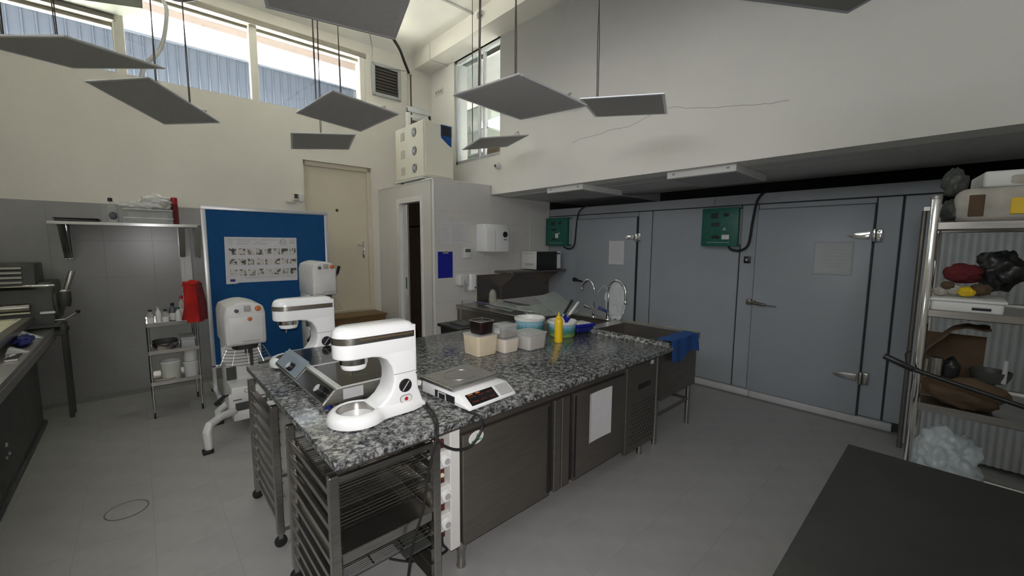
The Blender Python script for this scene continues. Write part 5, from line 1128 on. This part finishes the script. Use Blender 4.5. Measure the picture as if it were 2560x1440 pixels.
b = B(); b.box(-.798, -.735, 2.6, 5.70, .965, 1.020, .006, 2); b.box(-1.56, -1.502, 2.6, 5.70, .965, 1.020, .006, 2); part('belt_rail', b, m_steel, ds)
b = B(); b.box(-.795, -.74, 3.4, 3.46, .90, .966, .004, 1); b.box(-.795, -.74, 5.3, 5.36, .90, .966, .004, 1); part('belt_support', b, m_mach, ds)
b = B(); b.prism([(5.70, .94), (6.22, .94), (6.22, 1.32), (5.78, 1.32), (5.72, 1.26)], 'x', -1.62, -.60, .02, 3); part('roller_head', b, m_mach, ds)
b = B(); b.prism([(5.66, 1.30), (6.16, 1.30), (6.12, 1.50), (5.72, 1.50)], 'x', -1.62, -.70, .012, 2); gh = part('guard_hood', b, m_mach, ds)
for k in range(4): b = B(); b.box(-1.50, -.775, 5.64+.011*k, 5.66+.011*k, 1.325+k*.042, 1.345+k*.042, .003, 1); part('guard_slat', b, m_steel, gh)
b = B(); b.cyl((-1.5, 5.68, 1.105), (-.75, 5.68, 1.105), .035, seg=22, bev=.006); part('roller', b, m_steel, ds)
b = B(); b.box(-1.5, -.75, 5.645, 5.665, 1.05, 1.063, .003, 1); part('scraper_bar', b, m_belt, ds)
b = B(); b.box(-1.5, -.72, 5.635, 5.665, 1.293, 1.303, .003, 1); part('hood_bar', b, m_sand, ds)
b = B(); b.cyl((-.78, 5.66, 1.30), (-.585, 5.66, 1.297), .012, seg=12, bev=.003); part('chrome_bar', b, m_chrome, ds)
b = B(); b.cyl((-.525, 5.72, 1.235), (-.470, 5.74, 1.425), .020, .024, 16, .005); part('thickness_lever', b, m_steel, ds)
b = B(); b.lathe([(0, -.10), (.035, -.095), (.045, -.04), (.045, .03), (.04, .05), (0, .055)], (-.535, 5.72, 1.185), 20); part('motor_knob', b, m_mach, ds)
b = B(); b.lathe([(.041, .04), (.041, .058), (.03, .066), (0, .066)], (-.535, 5.72, 1.185), 20); part('knob_cap', b, m_chrome, ds)
b = B(); b.box(-.72, -.575, 5.72, 6.1, 1.0, 1.22, .02, 3); part('gear_housing', b, m_mach, ds)
b = B(); b.box(-.70, -.60, 5.69, 5.72, 1.03, 1.055, .004, 1); part('clamp_strip', b, m_alu, ds)
b = B(); b.tube([(-.61, 5.70, .965), (-.545, 5.70, .968)], .008, 8); b.tube([(-.545, 5.70, .968), (-.465, 5.72, 1.025)], .006, 8); lv = part('clutch_lever', b, m_steel, ds)
b = B(); b.lathe([(0, -.017), (.014, -.012), (.017, 0), (.014, .013), (0, .018)], (-.460, 5.722, 1.03), 12); part('lever_ball', b, m_black, lv)
b = B(); b.prism([(-.76, .90), (-.625, .90), (-.70, .945), (-.76, .985)], 'y', 5.1, 5.16, .004, 1); part('guide_plate', b, m_alu, ds)
b = B(); b.prism([(-.74, .90), (-.625, .90), (-.72, .95)], 'y', 4.5, 4.56, .004, 1); part('guide_plate', b, m_alu, ds)
b = B(); b.cyl((-.741, 4.25, .33), (-.732, 4.25, .33), .014, seg=12); b.cyl((-.741, 4.3, .25), (-.732, 4.3, .25), .012, seg=12); b.cyl((-.741, 4.22, .25), (-.732, 4.22, .25), .010, seg=12); part('button', b, m_lgrey, ds)
b = B(); b.blob((-.70, 4.9, .93), (.05, .16, .035), 3, .35, 2, 12, .901); solo('work_cloth', b, m_navy, 'dark blue cloth crumpled on the sheeter table under the roller head', 'cloth', (-.70, 4.9, .90))
b = B(); b.box(-.70, -.635, 4.22, 4.42, .901, .915, .003, 1); solo('steel_scraper', b, m_chrome, 'shiny steel scraper on the near edge of the sheeter table', 'scraper', (-.68, 4.46, .90))
# ------------------------------------------------------------------ floor drain
fd = thing('floor_drain', 'round floor drain cover with a worn grey centre in the floor', 'drain', (-.155, 3.46, 0), local=True)
b = B(); b.lathe([(.100, .0), (.100, .0015), (.103, .002), (.107, .0015), (.107, 0)], (0, 0, 0), 44); part('rim', b, m_grey, fd)
b = B(); b.lathe([(0, .0015), (.0985, .0015), (.0995, 0)], (0, 0, 0), 44); part('cover', b, m_floor, fd)
b = B()
for k in range(46):
    a = random.uniform(0, 2*pi); r = .058*random.random()**.6; b.box(-.008, .008, -.003, .003, .0013, .003, .0006, 1, Matrix.Translation((r*cos(a), r*sin(a), 0)) @ Matrix.Rotation(random.uniform(0, pi), 4, 'Z'))
part('grate_bosses', b, m_lgrey, fd, stuff=True)
# ------------------------------------------------------------------ dark steel table at the lower right
tb = thing('steel_table', 'dark steel work table at the lower right corner', 'table', (1.5, -.2, 0))
b = B(); b.box(.85, 2.10, -.62, .248, .865, .90, .005, 2); part('table_top', b, m_steelk, tb)
for (x, y) in ((.90, .20), (2.05, .20), (.90, -.57), (2.05, -.57)): b = B(); b.box(x-.02, x+.02, y-.02, y+.02, 0, .866, .003, 1); part('leg', b, m_steelk, tb)
b = B(); b.box(.90, 2.05, -.57, .20, .20, .225, .004, 1); part('lower_shelf', b, m_steelk, tb)
# ------------------------------------------------------------------ shelving rack at the right edge
XR = 2.60
rk = thing('storage_rack', 'tall chrome storage rack full of kitchen things at the right edge', 'rack', (2.9, -.35, 0))
RY = (.092, -.85)
for x in (XR, XR+.55):
    for y in RY: b = B(); b.cyl((x, y, .0), (x, y, 1.915), .0165, seg=16, bev=.003); p_ = part('post', b, m_chrome, rk); b = B(); b.cyl((x, y, 1.912), (x, y, 1.925), .019, seg=16); part('post_cap', b, m_steel, p_)
RZ = (1.80, 1.415, .985, .50)
for z in RZ:
    b = B(); b.box(XR+.012, XR+.54, RY[1]+.012, RY[0]-.012, z-.004, z, .001, 1); b.box(XR-.006, XR+.010, RY[1], RY[0]-.012, z-.022, z+.012, .003, 1); b.box(XR+.54, XR+.556, RY[1], RY[0], z-.022, z+.012, .003, 1); b.box(XR, XR+.55, RY[0]-.012, RY[0]-.004, z-.018, z+.008, .002, 1); part('shelf', b, m_steel, rk)
# on top of the rack
for k, (lab, x, y, z, s, m) in enumerate((('pale printed sack with a yellow stripe on the top shelf of the rack', 2.80, -.16, 1.804, (.16, .20, .075), m_sand), ('white carton with torn edge on the sack of the rack', 2.84, -.17, 1.955, (.13, .15, .035), m_wplas))):
    if k == 0:
        t = thing('flour_sack', lab, 'sack', (x, y, z)); b = B(); b.box(x-s[0], x+s[0], y-s[1], y+s[1], z+.001, z+2*s[2], .04, 4); part('sack_body', b, m, t)
        b = B(); b.box(x-s[0]-.003, x-s[0]+.004, y-s[1]+.05, y+s[1]-.16, z+.035, z+.10, .002, 1); part('yellow_print', b, m_yellow, t)
        b = B(); b.box(x-s[0]-.003, x-s[0]+.004, y+s[1]-.09, y+s[1]-.045, z+.03, z+.12, .002, 1); part('brown_print', b, m_brown, t)
    else:
        t = thing('paper_packet', lab, 'packet', (x, y, z)); b = B(); b.box(x-s[0], x+s[0], y-s[1], y+s[1], z+.001, z+2*s[2], .012, 3, Matrix.Translation((x, y, z)) @ Matrix.Rotation(RAD(8), 4, 'Z') @ Matrix.Translation((-x, -y, -z))); part('packet_body', b, m, t)
        b = B(); b.box(x-s[0]-.01, x-s[0]+.02, y-.02, y+.06, z+.01, z+.05, .008, 2); part('torn_flap', b, m_sand, t)
b = B(); b.blob((2.70, .045, 1.985), (.045, .04, .06), 3, .3, 2, 21, 1.93) ; b.blob((2.70, .04, 1.86), (.05, .04, .055), 3, .25, 2, 22, 1.803); solo('green_bundle', b, m_mach, 'dark greenish bundle at the near left corner of the rack top', 'bundle', (2.70, .04, 1.803))
# second level
def lump(name, lab, c, r, m, z0, seed, cat, amp=.25): 
    b = B(); b.blob(c, r, 3, amp, 2.2, seed, z0+.001); return solo(name, b, m, lab, cat, (c[0], c[1], z0))
lump('oven_mitt', 'maroon oven mitt lying on heaped things of the second rack shelf', (2.76, -.015, 1.585), (.05, .062, .045), m_maroon, 1.54, 31, 'mitt', .2)
lump('dark_cloth', 'nearly black bunched cloth right of the maroon mitt', (2.80, -.12, 1.60), (.07, .07, .085), m_black, 1.48, 32, 'cloth', .35)
t = thing('serving_tray', 'long pale plastic tray with a dark handle slot on the second rack shelf', 'tray', (2.66, -.05, 1.415))
b = B(); b.box(2.615, 2.95, -.14, .075, 1.419, 1.472, .012, 3); part('tray_body', b, m_wplas, t)
b = B(); b.box(2.608, 2.955, -.148, .078, 1.466, 1.480, .006, 2); part('tray_rim', b, m_wplas, t)
b = B(); b.box(2.612, 2.617, -.105, -.05, 1.436, 1.448, .004, 2); part('handle_slot', b, m_black, t)
for k, (y, z, r, m, s) in enumerate(((.05, 1.50, .025, m_sand, 1), (.01, 1.51, .03, m_sand, 2), (-.03, 1.505, .028, m_yellow, 3), (-.07, 1.515, .034, m_brown, 4), (.03, 1.53, .022, m_brown, 5))):
    b = B(); b.blob((2.70+.02*(k % 2), y, z+.002), (r, r, r*.8), 3, .2, 2, 40+s, 1.4815); solo('small_packet', b, m, ('small pale packet nearest the rack post on the tray', 'pale packet in the middle of the tray heap', 'small yellow packet on the tray', 'brown packet at the right of the tray heap', 'small brown packet behind the pale ones on the tray')[k], 'packet', (2.70+.02*(k % 2), y, 1.481))
# third level
t = thing('cardboard_arch', 'bent brown cardboard sheet over the things of the third rack shelf', 'cardboard', (2.75, -.02, .986))
b = B(); b.surf(lambda u, v: (2.66+.16*v, .085-.20*u, 1.20+.15*sin(min(1, u*1.6)*pi/2)+.012*NZ.noise((u*5, v*3, 0))), 16, 6, .004); b.box(2.80, 2.804, -.11, .08, .987, 1.30); part('sheet', b, m_brown, t)
t = thing('flour_bag', 'pale brownish paper bag slumped on the third rack shelf', 'bag', (2.72, -.06, .986))
b = B(); b.blob((2.72, -.06, 1.05), (.09, .13, .075), 3, .2, 1.8, 51, .987); part('bag_body', b, m_brown, t)
b = B(); b.cyl((2.68, .035, 1.11), (2.68, .035, 1.20), .022, seg=14); b.cyl((2.675, .065, 1.105), (2.675, .065, 1.19), .006, seg=8); solo('tin_can', b, m_steel, 'small dull tin standing behind the near rack post', 'can', (2.68, .035, 1.10)) if False else solo('tin_can', b, m_steel, 'small dull tin standing behind the near rack post', 'can', (2.68, .035, 1.105))
b = B(); b.blob((2.70, -.012, 1.15), (.032, .028, .055), 3, .15, 2, 55); solo('black_jar', b, m_black, 'black rounded jar beside the small tin on the rack', 'jar', (2.70, -.012, 1.09))
t = thing('sauce_pan', 'dark pan with a shiny rim on the third rack shelf', 'pan', (2.74, -.13, 1.10))
b = B(); b.lathe([(0, 0), (.05, 0), (.062, .03), (.064, .05), (.058, .05), (.05, .008), (0, .006)], (2.74, -.13, 1.115), 24); part('pan_bowl', b, m_mach, t)
b = B(); b.box(2.69, 2.70, -.175, -.160, 1.12, 1.225, .003, 1); part('pan_handle', b, m_lgrey, t)
t = thing('peel_handle', 'long black tube slanting across the front of the rack', 'handle', (2.55, .0, 1.08))
b = B(); b.cyl((2.555, .205, 1.195), (2.565, .10, 1.150), .014, seg=14, bev=.004); part('grip', b, m_black, t)
b = B(); b.cyl((2.565, .10, 1.150), (2.575, -.32, 1.045), .010, seg=12); part('shaft', b, m_black, t)
b = B(); b.tube([(2.575, .115, 1.235), (2.575, .135, 1.215), (2.575, .13, 1.18), (2.575, .115, 1.165)], .0025, 6); part('wire_loop', b, m_black, t)
# lowest level seen
t = thing('plastic_bag', 'large translucent plastic bag slumped on the low rack shelf', 'bag', (2.74, -.03, .502))
b = B(); b.blob((2.73, -.03, .70), (.12, .115, .16), 5, .30, 2.2, 61, .503); b.blob((2.68, .03, .66), (.06, .05, .11), 4, .3, 2.4, 62, .503); part('bag_film', b, m_bagr, t, sharp=180)
b = B(); b.blob((2.76, -.03, .64), (.075, .075, .10), 3, .25, 2, 63, .504); part('contents', b, m_lgrey, t)
b = B(); b.box(2.615, 2.9, -.30, .07, .987, .999); solo('dark_mat', b, m_black, 'folded dark mat at the front edge of the third rack shelf', 'mat', (2.75, -.1, .986)) if False else None
# corrugated strip curtain beyond the rack
cs = thing('strip_curtain', 'curtain of glossy pale plastic strips hanging beyond the rack', 'curtain', (4.70, .0, .0))
b = B(); b.box(4.69, 4.72, -.80, .235, 1.99, 2.03, .004, 1); part('rail', b, m_steel, cs)
for (x, y) in ((4.705, .225), (4.705, -.79)): b = B(); b.cyl((x, y, 0), (x, y, 1.99), .016, seg=12); part('post', b, m_steeld, cs)
for k in range(23):
    y = .185-k*.042
    b = B(); b.surf(lambda u, v: (4.70-.016*sin(pi*u), y+.021-.042*u, .05+1.94*v), 8, 1, .002); part('strip', b, m_strip, cs)
